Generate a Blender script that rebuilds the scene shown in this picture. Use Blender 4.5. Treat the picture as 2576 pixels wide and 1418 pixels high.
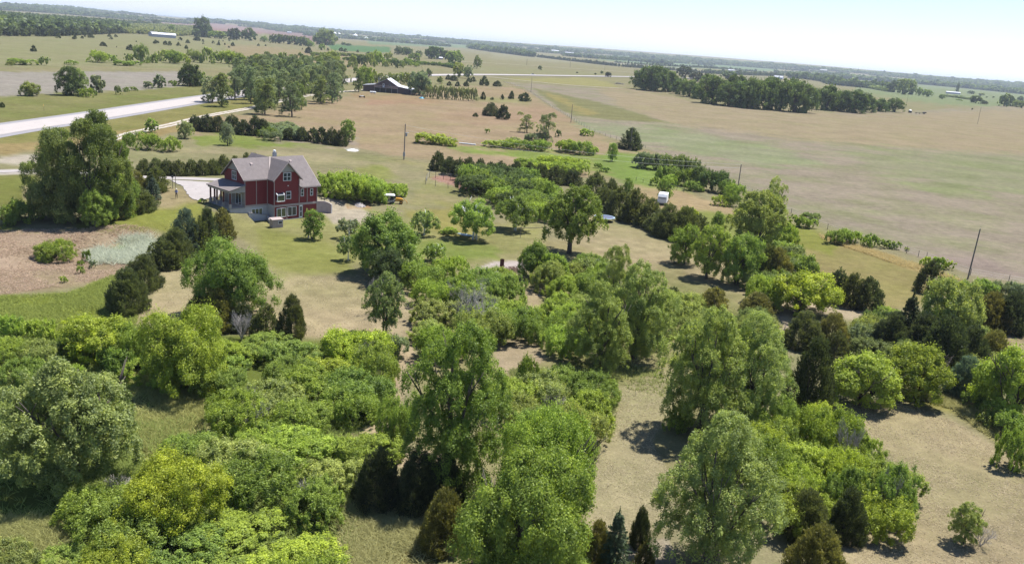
import bpy, math, random
import numpy as np
from math import radians, sin, cos, pi, atan2, hypot, sqrt

for _o in list(bpy.data.objects): bpy.data.objects.remove(_o)
SC = bpy.context.scene
COL = SC.collection

# ------------------------------------------------------------------ camera
FPX, CAMH = 2150.0, 33.0                 # focal length in units of a 2576-wide picture, flying height (m)
HOR0, SLOPE = 10.0, 0.0793
ROLL = math.atan(SLOPE)
PITCH = math.atan((709 - (HOR0 + SLOPE*1288))*cos(ROLL)/FPX)
FW = np.array([0, cos(PITCH), -sin(PITCH)])
_u0 = np.array([0, sin(PITCH), cos(PITCH)]); _r0 = np.array([1.0, 0, 0])
RT = cos(ROLL)*_r0 + sin(ROLL)*_u0
UP = -sin(ROLL)*_r0 + cos(ROLL)*_u0
CAMP = np.array([0, 0, CAMH])
import mathutils
cd = bpy.data.cameras.new('camera'); cam = bpy.data.objects.new('camera', cd); COL.objects.link(cam)
cam.matrix_world = mathutils.Matrix(((RT[0], UP[0], -FW[0], 0), (RT[1], UP[1], -FW[1], 0), (RT[2], UP[2], -FW[2], CAMH), (0, 0, 0, 1)))
cd.sensor_fit = 'HORIZONTAL'; cd.sensor_width = 36.0; cd.lens = 36.0*FPX/2576
cd.clip_start = 1.0; cd.clip_end = 80000.0
SC.camera = cam
SC.render.resolution_x = 1024; SC.render.resolution_y = 563

# ------------------------------------------------------------------ light
SUNV = mathutils.Vector((0.37, 0.31, 1.0)).normalized()
SUN_EL = math.asin(SUNV.z); SUN_AZ = atan2(SUNV.x, SUNV.y)
W = bpy.data.worlds.new('World'); SC.world = W; W.use_nodes = True
nt = W.node_tree; bg = nt.nodes['Background']
sky = nt.nodes.new('ShaderNodeTexSky'); sky.sky_type = 'NISHITA'; sky.sun_disc = False
sky.sun_elevation = SUN_EL; sky.sun_rotation = SUN_AZ
sky.altitude = 300; sky.air_density = 1.0; sky.dust_density = 0.25; sky.ozone_density = 1.0
wb = nt.nodes.new('ShaderNodeVectorMath'); wb.operation = 'MULTIPLY'; wb.inputs[1].default_value = (.88, .96, 1.16)   # camera white balance, whole sky alike
nt.links.new(sky.outputs[0], wb.inputs[0]); nt.links.new(wb.outputs[0], bg.inputs[0]); bg.inputs[1].default_value = 0.082
sl = bpy.data.lights.new('sun', 'SUN'); sl.energy = 5.0; sl.angle = radians(0.53); sl.color = (1.0, 0.965, 0.90)
so = bpy.data.objects.new('sun', sl); COL.objects.link(so)
so.rotation_euler = (-SUNV).to_track_quat('-Z', 'Y').to_euler(); so.location = (0, 0, 200)
SC.view_settings.view_transform = 'Standard'; SC.view_settings.look = 'None'
SC.view_settings.exposure = 0.95; SC.view_settings.gamma = 1.0
SC.view_settings.use_curve_mapping = False
SC.cycles.max_bounces = 6; SC.cycles.transparent_max_bounces = 4; SC.cycles.volume_bounces = 0

# ------------------------------------------------------------------ terrain
HA = np.array([-47.0, 144.75]); HTH = 0.85          # house corner and facade direction
HU = np.array([cos(HTH), sin(HTH)]); HV = np.array([-sin(HTH), cos(HTH)])
def sstep(a, b, x):
    t = np.clip((x-a)/(b-a), 0, 1); return t*t*(3-2*t)
def hz(x, y):
    x = np.asarray(x, float); y = np.asarray(y, float)
    r = np.hypot(x, y)
    z = sstep(650, 2600, r)*(3.0*np.sin(x/620+1.0)*np.cos(y/800) + 2.2*np.sin(x/290+y/350+2.0))
    z = z + sstep(3000, 9000, r)*(6*np.sin(x/1500+.6)*np.cos(y/1900+1)+3*np.sin(x/710+y/990))
    z = z + sstep(4300, 9000, r)*(44+12*np.sin(x/2300+.4)+7*np.sin(x/900+y/1700+1))
    u = (x-HA[0])*HU[0]+(y-HA[1])*HU[1]; v = (x-HA[0])*HV[0]+(y-HA[1])*HV[1]
    k = sstep(0.3, 1.6, u)
    c = -0.6 + k*3.6; w = 3.2 - k*2.0
    up = sstep(-1, 1, (v + 0.22*np.clip(-u, 0, 40) - c)/w)
    fall = (1-sstep(14, 34, u))*(1-sstep(14, 60, -u))*(1-sstep(14, 75, v))
    return z + 2.3*up*fall
def ray(px, py):
    d = FW + RT*((px-1288)/FPX) - UP*((py-709)/FPX)
    return d/np.linalg.norm(d)
_ts = np.exp(np.linspace(math.log(30), math.log(30000), 1400))
def at(px, py, z=None):
    """ground point seen at picture position (px, py); z: meet a horizontal plane instead"""
    d = ray(px, py)
    if z is not None:
        t = (z-CAMH)/min(d[2], -1e-4); return CAMP + d*t
    X = d[0]*_ts; Y = d[1]*_ts; Z = CAMH + d[2]*_ts
    g = Z - hz(X, Y)
    i = np.argmax(g < 0)
    if not (g < 0).any(): i = len(_ts)-1
    if i == 0: t = _ts[0]
    else:
        a, b = g[i-1], g[i]; t = _ts[i-1] + (_ts[i]-_ts[i-1])*a/(a-b+1e-12)
    p = CAMP + d*t; p[2] = float(hz(p[0], p[1])); return p
def proj(P):
    d = np.atleast_2d(P)-CAMP; z = np.maximum(d@FW, 1e-3)
    return np.stack([1288+FPX*(d@RT)/z, 709-FPX*(d@UP)/z], 1)

# ------------------------------------------------------------------ helpers
def tag(o, label=None, cat=None, group=None, kind=None):
    if label: o['label'] = label
    if cat: o['category'] = cat
    if group: o['group'] = group
    if kind: o['kind'] = kind
    return o
def empty(name, loc, rz=0.0, scale=None):
    o = bpy.data.objects.new(name, None); COL.objects.link(o)
    o.location = tuple(loc); o.rotation_euler = (0, 0, rz); o.empty_display_size = .3
    if scale: o.scale = scale
    return o
def link(name, me, parent=None, mat=None, color=None):
    o = bpy.data.objects.new(name, me); COL.objects.link(o)
    if parent: o.parent = parent
    if mat and not me.materials: me.materials.append(mat)
    if color: o.color = (*color, 1)
    return o
def npmesh(name, V, F, fattr=None, vcol=None, smooth=False):
    """V (n,3); F (m,k) all faces with k corners"""
    me = bpy.data.meshes.new(name); V = np.asarray(V, np.float32); F = np.asarray(F, np.int32)
    m, k = F.shape
    me.vertices.add(len(V)); me.vertices.foreach_set('co', V.ravel())
    me.loops.add(m*k); me.loops.foreach_set('vertex_index', F.ravel())
    me.polygons.add(m); me.polygons.foreach_set('loop_start', np.arange(m, dtype=np.int32)*k)
    if smooth: me.polygons.foreach_set('use_smooth', np.ones(m, bool))
    if fattr is not None:
        a = me.attributes.new('tint', 'FLOAT', 'FACE'); a.data.foreach_set('value', np.asarray(fattr, np.float32))
    if vcol is not None:
        a = me.attributes.new('Col', 'FLOAT_COLOR', 'POINT'); a.data.foreach_set('color', np.asarray(vcol, np.float32).ravel())
    me.update(calc_edges=True); return me
class MB:
    def __init__(s): s.v = []; s.f = []
    def _add(s, V, F):
        n = len(s.v); s.v += [tuple(map(float, p)) for p in V]; s.f += [tuple(i+n for i in f) for f in F]; return s
    def hexa(s, b, t):                      # bottom 4, top 4 (ccw from above)
        return s._add(list(b)+list(t), [(3, 2, 1, 0), (4, 5, 6, 7), (0, 1, 5, 4), (1, 2, 6, 5), (2, 3, 7, 6), (3, 0, 4, 7)])
    def box(s, x0, x1, y0, y1, z0, z1):
        return s.hexa([(x0, y0, z0), (x1, y0, z0), (x1, y1, z0), (x0, y1, z0)], [(x0, y0, z1), (x1, y0, z1), (x1, y1, z1), (x0, y1, z1)])
    def prism(s, poly, d):                  # poly: 3D points of one face, d: extrusion vector
        n = len(poly); q = [tuple(a+b for a, b in zip(p, d)) for p in poly]
        return s._add(list(poly)+q, [tuple(range(n))[::-1], tuple(range(n, 2*n))]+[(i, (i+1) % n, (i+1) % n+n, i+n) for i in range(n)])
    def tube(s, pts, rad, n=6, caps=True):
        pts = [np.array(p, float) for p in pts]; rad = rad if hasattr(rad, '__len__') else [rad]*len(pts)
        V = []; F = []; prev = None
        for i, p in enumerate(pts):
            t = pts[min(i+1, len(pts)-1)]-pts[max(i-1, 0)]; t = t/(np.linalg.norm(t)+1e-9)
            a = np.cross(t, [0, 0, 1.0]) if prev is None else prev-t*np.dot(prev, t)
            if np.linalg.norm(a) < 1e-3: a = np.cross(t, [0, 1.0, 0])
            a /= np.linalg.norm(a); b = np.cross(t, a); prev = a
            for k in range(n):
                w = 2*pi*k/n; V.append(p+(a*cos(w)+b*sin(w))*rad[i])
        for i in range(len(pts)-1):
            for k in range(n):
                F.append((i*n+k, i*n+(k+1) % n, (i+1)*n+(k+1) % n, (i+1)*n+k))
        if caps: F.append(tuple(range(n))[::-1]); F.append(tuple(range((len(pts)-1)*n, len(pts)*n)))
        return s._add(V, F)
    def lathe(s, prof, n=16, c=(0, 0, 0), arc=2*pi):
        V = [(c[0]+r*cos(arc*k/n), c[1]+r*sin(arc*k/n), c[2]+z) for r, z in prof for k in range(n)]
        F = [(i*n+k, i*n+(k+1) % n, (i+1)*n+(k+1) % n, (i+1)*n+k) for i in range(len(prof)-1) for k in range(n)]
        return s._add(V, F)
    def mesh(s, name, smooth=False):
        me = bpy.data.meshes.new(name); me.from_pydata(s.v, [], s.f)
        if smooth:
            for p in me.polygons: p.use_smooth = True
        me.update(); return me
    def build(s, name, mat, parent=None, smooth=False):
        me = s.mesh(name, smooth); me.materials.append(mat); return link(name, me, parent)

# ------------------------------------------------------------------ materials
def newmat(name):
    m = bpy.data.materials.new(name); m.use_nodes = True; nt = m.node_tree; nt.nodes.clear()
    out = nt.nodes.new('ShaderNodeOutputMaterial'); return m, nt, out
def N(nt, t, **kw):
    n = nt.nodes.new(t)
    for k, v in kw.items():
        if k.startswith('i_'):
            key = k[2:]; key = int(key) if key.isdigit() else key.replace('_', ' ')
            n.inputs[key].default_value = v
        else: setattr(n, k, v)
    return n
def plain(name, col, rough=.7, var=.18, scale=3.0, metal=0.0, bump=0.0, bscale=20, spec=.3):
    m, nt, out = newmat(name); L = nt.links.new
    p = N(nt, 'ShaderNodeBsdfPrincipled'); p.inputs['Roughness'].default_value = rough; p.inputs['Metallic'].default_value = metal
    p.inputs['Specular IOR Level'].default_value = spec
    tc = N(nt, 'ShaderNodeTexCoord'); no = N(nt, 'ShaderNodeTexNoise', i_Scale=scale, i_Detail=5.0, i_Roughness=.65)
    L(tc.outputs['Object'], no.inputs['Vector'])
    mr = N(nt, 'ShaderNodeMapRange'); mr.inputs[1].default_value = .3; mr.inputs[2].default_value = .7
    mr.inputs[3].default_value = 1-var; mr.inputs[4].default_value = 1+var; L(no.outputs['Fac'], mr.inputs[0])
    mx = N(nt, 'ShaderNodeVectorMath', operation='SCALE'); mx.inputs[0].default_value = col; L(mr.outputs[0], mx.inputs['Scale'])
    L(mx.outputs[0], p.inputs['Base Color'])
    if bump:
        n2 = N(nt, 'ShaderNodeTexNoise', i_Scale=bscale, i_Detail=3.0); L(tc.outputs['Object'], n2.inputs['Vector'])
        b = N(nt, 'ShaderNodeBump', i_Distance=bump); L(n2.outputs['Fac'], b.inputs['Height']); L(b.outputs[0], p.inputs['Normal'])
    L(p.outputs[0], out.inputs[0]); return m
def banded(name, col, step, axis='Z', depth=.02, rough=.7, var=.12, dark=.75, thresh=.12):
    """lap siding, ribbed metal or shingle courses: relief bands every `step` metres"""
    m, nt, out = newmat(name); L = nt.links.new
    p = N(nt, 'ShaderNodeBsdfPrincipled'); p.inputs['Roughness'].default_value = rough; p.inputs['Specular IOR Level'].default_value = .25
    tc = N(nt, 'ShaderNodeTexCoord'); sp = N(nt, 'ShaderNodeSeparateXYZ'); L(tc.outputs['Object'], sp.inputs[0])
    dv = N(nt, 'ShaderNodeMath', operation='DIVIDE'); L(sp.outputs[axis], dv.inputs[0]); dv.inputs[1].default_value = step
    fr = N(nt, 'ShaderNodeMath', operation='FRACT'); L(dv.outputs[0], fr.inputs[0])
    lt = N(nt, 'ShaderNodeMath', operation='LESS_THAN'); L(fr.outputs[0], lt.inputs[0]); lt.inputs[1].default_value = thresh
    no = N(nt, 'ShaderNodeTexNoise', i_Scale=1.3, i_Detail=7.0, i_Roughness=.7); L(tc.outputs['Object'], no.inputs['Vector'])
    mr = N(nt, 'ShaderNodeMapRange'); mr.inputs[1].default_value = .3; mr.inputs[2].default_value = .7
    mr.inputs[3].default_value = 1-var; mr.inputs[4].default_value = 1+var; L(no.outputs['Fac'], mr.inputs[0])
    ma = N(nt, 'ShaderNodeMapRange'); ma.inputs[3].default_value = 1; ma.inputs[4].default_value = dark; L(lt.outputs[0], ma.inputs[0])
    mm = N(nt, 'ShaderNodeMath', operation='MULTIPLY'); L(mr.outputs[0], mm.inputs[0]); L(ma.outputs[0], mm.inputs[1])
    mx = N(nt, 'ShaderNodeVectorMath', operation='SCALE'); mx.inputs[0].default_value = col; L(mm.outputs[0], mx.inputs['Scale'])
    L(mx.outputs[0], p.inputs['Base Color'])
    b = N(nt, 'ShaderNodeBump', i_Distance=depth); L(fr.outputs[0], b.inputs['Height']); L(b.outputs[0], p.inputs['Normal'])
    L(p.outputs[0], out.inputs[0]); return m
def leafmat(name='foliage', trans=.32):
    m, nt, out = newmat(name); L = nt.links.new
    oi = N(nt, 'ShaderNodeObjectInfo'); at_ = N(nt, 'ShaderNodeAttribute', attribute_name='tint')
    mr = N(nt, 'ShaderNodeMapRange'); mr.inputs[3].default_value = .55; mr.inputs[4].default_value = 1.70; L(at_.outputs['Fac'], mr.inputs[0])
    mo = N(nt, 'ShaderNodeMapRange'); mo.inputs[3].default_value = .86; mo.inputs[4].default_value = 1.14; L(oi.outputs['Random'], mo.inputs[0])
    mm = N(nt, 'ShaderNodeMath', operation='MULTIPLY'); L(mr.outputs[0], mm.inputs[0]); L(mo.outputs[0], mm.inputs[1])
    sc = N(nt, 'ShaderNodeVectorMath', operation='SCALE'); L(oi.outputs['Color'], sc.inputs[0]); L(mm.outputs[0], sc.inputs['Scale'])
    # brighter leaves are also a little yellower
    hs = N(nt, 'ShaderNodeVectorMath', operation='MULTIPLY'); L(sc.outputs[0], hs.inputs[0])
    cr = N(nt, 'ShaderNodeValToRGB'); L(at_.outputs['Fac'], cr.inputs[0])
    cr.color_ramp.elements[0].color = (.92, .97, 1.05, 1); cr.color_ramp.elements[1].color = (1.15, 1.04, .82, 1)
    L(cr.outputs[0], hs.inputs[1])
    df = N(nt, 'ShaderNodeBsdfDiffuse'); L(hs.outputs[0], df.inputs[0])
    tr = N(nt, 'ShaderNodeBsdfTranslucent'); ts = N(nt, 'ShaderNodeVectorMath', operation='MULTIPLY'); ts.inputs[1].default_value = (1.75, 1.8, 1.05)
    L(hs.outputs[0], ts.inputs[0]); L(ts.outputs[0], tr.inputs[0])
    mx = N(nt, 'ShaderNodeMixShader'); mx.inputs[0].default_value = trans; L(df.outputs[0], mx.inputs[1]); L(tr.outputs[0], mx.inputs[2])
    gl = N(nt, 'ShaderNodeBsdfGlossy'); gl.inputs['Roughness'].default_value = .5; gl.inputs[0].default_value = (.9, .95, 1, 1)
    m2 = N(nt, 'ShaderNodeMixShader'); m2.inputs[0].default_value = .012; L(mx.outputs[0], m2.inputs[1]); L(gl.outputs[0], m2.inputs[2])
    L(m2.outputs[0], out.inputs[0]); return m
def groundmat():
    m, nt, out = newmat('ground'); L = nt.links.new
    tc = N(nt, 'ShaderNodeTexCoord'); co = N(nt, 'ShaderNodeAttribute', attribute_name='Col')
    def noise(s, d=4.0, r=.6):
        n = N(nt, 'ShaderNodeTexNoise', i_Scale=s, i_Detail=d, i_Roughness=r); L(tc.outputs['Object'], n.inputs['Vector']); return n.outputs['Fac']
    def mrange(x, a, b, c, d):
        r = N(nt, 'ShaderNodeMapRange'); L(x, r.inputs[0])
        for i, v in enumerate((a, b, c, d)): r.inputs[i+1].default_value = v
        return r.outputs[0]
    def mul(a, b):
        r = N(nt, 'ShaderNodeMath', operation='MULTIPLY'); L(a, r.inputs[0]); L(b, r.inputs[1]); return r.outputs[0]
    fine = mrange(noise(5.0, 3.0, .7), .25, .75, .70, 1.30)
    med = mrange(noise(.45, 7.0, .75), .3, .7, .76, 1.24)
    big = mrange(noise(.06, 6.0, .62), .3, .7, .86, 1.14)
    f = mul(mul(fine, med), big)
    # green weeds coming through the straw
    gm = mrange(noise(.035, 9.0, .68), .45, .62, 0.0, .8)
    g2 = mrange(noise(2.2, 4.0, .7), .5, .66, 0.0, .35)
    ad = N(nt, 'ShaderNodeMath', operation='ADD'); L(gm, ad.inputs[0]); L(g2, ad.inputs[1])
    al = mul(ad.outputs[0], co.outputs['Alpha'])
    gc = N(nt, 'ShaderNodeVectorMath', operation='MULTIPLY'); L(co.outputs['Color'], gc.inputs[0]); gc.inputs[1].default_value = (.72, .92, .56)
    mx = N(nt, 'ShaderNodeMix', data_type='RGBA'); L(al, mx.inputs['Factor']); L(co.outputs['Color'], mx.inputs['A']); L(gc.outputs[0], mx.inputs['B'])
    sc = N(nt, 'ShaderNodeVectorMath', operation='SCALE'); L(mx.outputs['Result'], sc.inputs[0]); L(f, sc.inputs['Scale'])
    p = N(nt, 'ShaderNodeBsdfDiffuse'); L(sc.outputs[0], p.inputs[0])
    b = N(nt, 'ShaderNodeBump', i_Distance=.06, i_Strength=.6); L(noise(3.0, 4.0, .6), b.inputs['Height']); L(b.outputs[0], p.inputs['Normal'])
    L(p.outputs[0], out.inputs[0]); return m

M = {}
M['ground'] = groundmat()
M['leaf'] = leafmat()
def grassmat():
    m, nt, out = newmat('grass_blades'); L = nt.links.new
    oi = N(nt, 'ShaderNodeObjectInfo'); at_ = N(nt, 'ShaderNodeAttribute', attribute_name='tint')
    mr = N(nt, 'ShaderNodeMapRange'); mr.inputs[3].default_value = .72; mr.inputs[4].default_value = 1.28; L(at_.outputs['Fac'], mr.inputs[0])
    sc = N(nt, 'ShaderNodeVectorMath', operation='SCALE'); L(oi.outputs['Color'], sc.inputs[0]); L(mr.outputs[0], sc.inputs['Scale'])
    df = N(nt, 'ShaderNodeBsdfDiffuse'); L(sc.outputs[0], df.inputs[0]); tr = N(nt, 'ShaderNodeBsdfTranslucent'); L(sc.outputs[0], tr.inputs[0])
    mx = N(nt, 'ShaderNodeMixShader'); mx.inputs[0].default_value = .5; L(df.outputs[0], mx.inputs[1]); L(tr.outputs[0], mx.inputs[2]); L(mx.outputs[0], out.inputs[0]); return m
M['grass'] = grassmat()
M['bark'] = plain('bark', (.085, .070, .058), .9, .3, 6)
M['bark_dark'] = plain('bark_dark', (.06, .05, .043), .9, .3, 6)
M['deadwood'] = plain('deadwood', (.33, .30, .28), .9, .25, 6)

# ------------------------------------------------------------------ haze
def haze():
    mb = MB(); mb.box(-32000, 32000, -2500, 32000, -16, 125)
    m, nt, out = newmat('haze'); pv = nt.nodes.new('ShaderNodeVolumePrincipled')
    pv.inputs['Color'].default_value = (.80, .88, 1.0, 1); pv.inputs['Density'].default_value = 0.00007; pv.inputs['Anisotropy'].default_value = 0.1
    nt.links.new(pv.outputs[0], out.inputs['Volume']); o = mb.build('haze', m); tag(o, 'thin summer haze over the whole countryside', kind='stuff')
haze()
# ------------------------------------------------------------------ ground sheet
def lin(c):
    c = np.asarray(c, float)/255; return np.where(c <= .04045, c/12.92, ((c+.055)/1.055)**2.4)*[.96, 1.0, 1.02]
KG = 0.345
# picture-space outlines only say where a patch of ground lies: (outline, colour of the grass or soil, edge softness, weediness)
PATCH = [
 ([(-900,92),(330,86),(560,98),(760,125),(900,150),(900,180),(300,168),(-900,168)], (172,165,124), 5, .4),
 ([(560,112),(720,120),(1000,158),(900,176),(700,168),(600,140)], (184,164,128), 8, .4),
 ([(400,58),(520,56),(640,70),(700,80),(640,88),(540,84),(410,72)], (182,148,136), 2, .1),
 ([(650,74),(800,88),(860,104),(800,108),(700,98)], (172,140,128), 2, .1),
 ([(820,111),(985,119),(980,133),(840,128)], (116,148,98), 2, .2),
 ([(916,96),(1190,108),(1180,122),(930,112)], (148,162,120), 2, .2),
 ([(1240,124),(1340,132),(1480,160),(1230,150)], (180,170,134), 3, .3),
 ([(1553,138),(1800,152),(1960,168),(1960,182),(1700,170),(1500,150)], (146,164,118), 3, .2),
 ([(2150,196),(2600,228),(2600,285),(2300,255),(2150,235)], (160,166,122), 6, .5),
 ([(-900,180),(455,181),(520,200),(480,216),(430,227),(330,232),(100,241),(-900,258)], (186,174,160), 3, .15),
 ([(-900,420),(-900,256),(0,247),(505,214),(700,200),(700,224),(505,246),(0,313)], (158,152,100), 6, .7),
 ([(-900,480),(0,345),(510,262),(700,232),(640,268),(400,330),(140,352),(0,372)], (164,154,98), 5, .6),
 ([(-100,372),(140,350),(400,318),(560,282),(560,300),(400,345),(140,376),(-100,400)], (184,160,112), 6, .3),
 ([(480,320),(600,290),(880,240),(1300,212),(1380,262),(1430,295),(1500,340),(1640,390),(1520,450),(1080,410),(880,372),(480,352)], (192,166,134), 14, .4),
 ([(1070,292),(1200,275),(1400,268),(1440,300),(1200,318)], (192,162,132), 14, .2),
 ([(930,250),(1060,248),(1080,262),(920,262)], (196,158,130), 8, .1),
 ([(1180,240),(1340,245),(1330,262),(1200,258)], (176,166,118), 8, .3),
 ([(880,236),(1000,240),(1160,255),(1100,262),(900,250)], (190,160,125), 6, .2),
 ([(480,338),(600,330),(780,348),(800,368),(700,378),(500,372)], (156,162,90), 12, .6),
 ([(430,372),(600,378),(760,380),(1010,410),(1000,440),(860,420),(640,385),(430,392)], (188,172,134), 10, .4),
 ([(560,330),(760,345),(900,350),(900,372),(700,362)], (188,168,148), 12, .2),
 ([(840,400),(1060,412),(1070,440),(1020,520),(1120,520),(1290,470),(1180,420),(1000,400)], (180,166,122), 14, .6),
 ([(880,420),(960,415),(1010,445),(930,450)], (168,166,100), 12, .6),
 ([(1130,372),(1400,385),(1640,400),(1700,450),(1780,530),(1700,540),(1560,440),(1300,392)], (164,170,98), 12, .7),
 ([(1540,378),(1680,400),(1640,470),(1560,450),(1500,410)], (152,168,92), 12, .5),
 ([(1600,470),(1700,480),(1830,520),(1900,560),(1820,560),(1690,540),(1600,500)], (198,172,132), 10, .3),
 ([(1740,530),(1880,545),(1990,560),(1980,640),(1860,620),(1760,570)], (160,164,92), 10, .6),
 # big ploughed field right of the fence
 ([(1268,206),(1323,225),(1384,267),(1427,292),(1483,326),(1550,351),(1623,373),(1740,415),(1860,470),(1990,535),(2280,635),(2440,690),(2620,716),(3800,900),(3800,330),(2620,262),(2280,280),(2000,285),(1800,268),(1600,232),(1480,220)], (182,165,144), 3, .75),
 ([(1500,215),(1640,230),(1860,272),(2280,285),(2576,270),(3300,330),(3300,420),(2500,390),(2000,350),(1700,318),(1560,268)], (188,168,136), 14, .35),
 ([(1450,305),(1700,318),(1950,375),(2130,418),(1920,425),(1650,360),(1480,322)], (172,170,134), 18, .5),
 ([(2080,375),(2576,392),(3200,420),(3200,520),(2500,475),(2200,440)], (172,166,132), 22, .6),
 ([(2270,458),(2420,472),(2490,496),(2390,490)], (166,166,122), 12, .4),
 ([(2360,640),(2480,650),(2600,700),(2480,690)], (176,156,142), 12, .3),
 ([(1342,222),(1469,250),(1553,270),(1640,296),(1692,311),(1539,303),(1449,292),(1410,275),(1372,246)], (156,150,106), 3, .2),
 ([(1360,226),(1450,262),(1500,285),(1480,290),(1400,255)], (178,162,108), 7, .2),
 ([(1268,198),(1469,196),(1530,206),(1561,222),(1483,218),(1342,206)], (182,172,116), 2, .2),
 ([(1180,166),(1500,182),(1600,192),(1230,188),(1130,184)], (172,164,124), 4, .4),
 # lawns round the house
 ([(560,530),(640,545),(900,520),(1000,545),(1350,560),(1400,640),(1300,660),(1100,700),(940,670),(700,720),(660,640),(560,590)], (176,168,112), 26, .6),
 ([(640,570),(760,590),(900,640),(900,700),(760,690),(660,650)], (166,164,94), 22, .5),
 ([(1000,520),(1180,520),(1240,560),(1180,620),(1060,560)], (176,164,100), 20, .5),
 ([(1020,600),(1250,610),(1280,650),(1150,660),(1030,640)], (158,164,92), 14, .5),
 ([(430,660),(560,690),(700,700),(940,680),(1060,740),(1060,800),(1010,880),(760,850),(300,820),(360,740)], (202,180,142), 22, .35),
 ([(640,730),(760,700),(940,700),(960,780),(700,790)], (194,176,134), 22, .35),
 ([(1480,540),(1700,610),(1900,690),(1960,740),(1900,800),(1700,790),(1560,660),(1380,700),(1340,650),(1420,600)], (196,176,138), 16, .35),
 ([(1250,640),(1400,600),(1500,640),(1420,700),(1300,690)], (186,170,126), 18, .4),
 ([(400,470),(470,480),(500,505),(470,540),(390,545)], (192,172,130), 10, .3),
 ([(180,560),(400,520),(500,512),(580,560),(470,585),(200,586)], (164,162,86), 10, .5),
 ([(-900,560),(40,572),(120,590),(30,602),(-900,640)], (156,158,80), 8, .4),
 ([(-900,440),(90,436),(110,480),(60,520),(-900,560)], (148,146,84), 12, .5),
 ([(60,470),(140,470),(140,520),(60,500)], (182,164,128), 8, .3),
 ([(-900,620),(0,590),(180,578),(390,578),(390,640),(340,665),(290,705),(0,745),(-900,780)], (202,174,148), 12, .35),
 ([(240,650),(330,600),(390,596),(385,650),(300,662)], (150,170,118), 10, .2),
 ([(0,690),(260,650),(330,690),(300,720),(180,724),(0,744)], (186,162,132), 12, .4),
 ([(-900,775),(0,742),(170,735),(290,690),(345,780),(340,830),(200,860),(-900,900)], (148,152,72), 10, .5),
 ([(-900,830),(340,830),(760,850),(1000,880),(1010,1100),(900,1260),(880,1600),(-900,1800)], (132,140,70), 20, .5),
 ([(330,930),(500,960),(560,1040),(520,1100),(380,1160),(320,1120)], (168,160,104), 14, .6),
 ([(0,1330),(130,1340),(150,1400),(60,1440),(-100,1440)], (172,160,100), 14, .5),
 ([(1060,700),(1320,700),(1700,680),(1960,800),(1900,1050),(1500,1418),(1100,1500),(1040,1000)], (176,164,118), 26, .6),
 ([(1240,860),(1340,850),(1370,900),(1300,960),(1250,930)], (204,180,148), 10, .25),
 ([(1320,730),(1365,720),(1360,800),(1325,850),(1300,830)], (202,178,144), 6, .25),
 ([(820,1115),(900,1085),(960,1050),(1005,920),(990,870),(1050,860),(1045,930),(985,1080),(990,1130),(1130,1140),(1130,1190),(960,1170)], (206,182,148), 8, .25),
 ([(1000,760),(1080,740),(1060,800),(1000,870),(960,850)], (204,182,146), 8, .25),
 ([(1480,1340),(1490,1200),(1540,980),(1700,920),(1720,1000),(1640,1110),(1690,1200),(1670,1320),(1600,1340)], (196,180,140), 10, .5),
 ([(1440,915),(1680,930),(1540,960),(1480,940)], (160,156,92), 10, .6),
 ([(1900,700),(1990,720),(2200,780),(2190,806),(2000,770),(1990,900),(1960,880),(1940,780)], (208,186,156), 8, .15),
 ([(1960,555),(2100,600),(2330,690),(2330,760),(2200,780),(2060,720),(1960,640)], (178,160,110), 8, .5),
 ([(1990,568),(2120,600),(2090,640),(2000,620)], (164,160,88), 12, .6),
 ([(2060,590),(2300,660),(2420,706),(2330,690),(2070,602)], (196,170,118), 5, .4),
 ([(2060,1030),(2240,1000),(2400,1060),(2700,1230),(2700,1600),(2020,1600),(2100,1340),(2300,1270),(2230,1150)], (198,177,140), 14, .45),
 ([(2240,990),(2400,1030),(2620,1190),(2620,1130),(2480,1020),(2300,960)], (178,164,100), 26, .6),
 ([(2280,880),(2576,870),(2576,830),(2400,820)], (190,170,130), 20, .4),
 ([(1560,1380),(1680,1350),(1720,1450),(1580,1480)], (200,182,156), 8, .2),
 ([(860,1270),(1070,1260),(1090,1500),(860,1500)], (184,164,110), 12, .5),
 ([(1075,447),(1120,438),(1200,468),(1180,482)], (196,150,132), 3, .1),
 ([(1198,676),(1240,656),(1310,658),(1335,672),(1300,690),(1225,692)], (222,204,194), 4, .0),
 ([(795,498),(850,500),(905,522),(945,545),(920,566),(840,560),(806,530)], (214,196,172), 7, .1),
 ([(880,800),(960,790),(990,800),(880,802)], (196,178,136), 6, .2),
 ([(868,515),(930,512),(935,524),(875,522)], (200,160,120), 5, .1),
 ([(-300,405),(0,398),(95,388),(130,400),(90,420),(0,410),(-300,424)], (214,198,178), 5, .1),
 ([(-300,436),(0,429),(100,427),(110,436),(-300,446)], (226,212,196), 2, .0),
 ([(870,374),(900,373),(906,381),(872,382)], (220,210,190), 3, .0),
]
def inpoly(px, py, poly):
    ins = np.zeros(px.shape, bool); n = len(poly)
    for i in range(n):
        x1, y1 = poly[i]; x2, y2 = poly[(i+1) % n]
        if y1 == y2: continue
        c = ((y1 > py) != (y2 > py)) & (px < (x2-x1)*(py-y1)/(y2-y1)+x1); ins ^= c
    return ins
def polydist(px, py, poly):
    d = np.full(px.shape, 1e9); n = len(poly)
    for i in range(n):
        x1, y1 = poly[i]; x2, y2 = poly[(i+1) % n]; dx, dy = x2-x1, y2-y1
        t = np.clip(((px-x1)*dx+(py-y1)*dy)/(dx*dx+dy*dy+1e-9), 0, 1)
        d = np.minimum(d, np.hypot(px-x1-t*dx, py-y1-t*dy))
    return d
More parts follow.
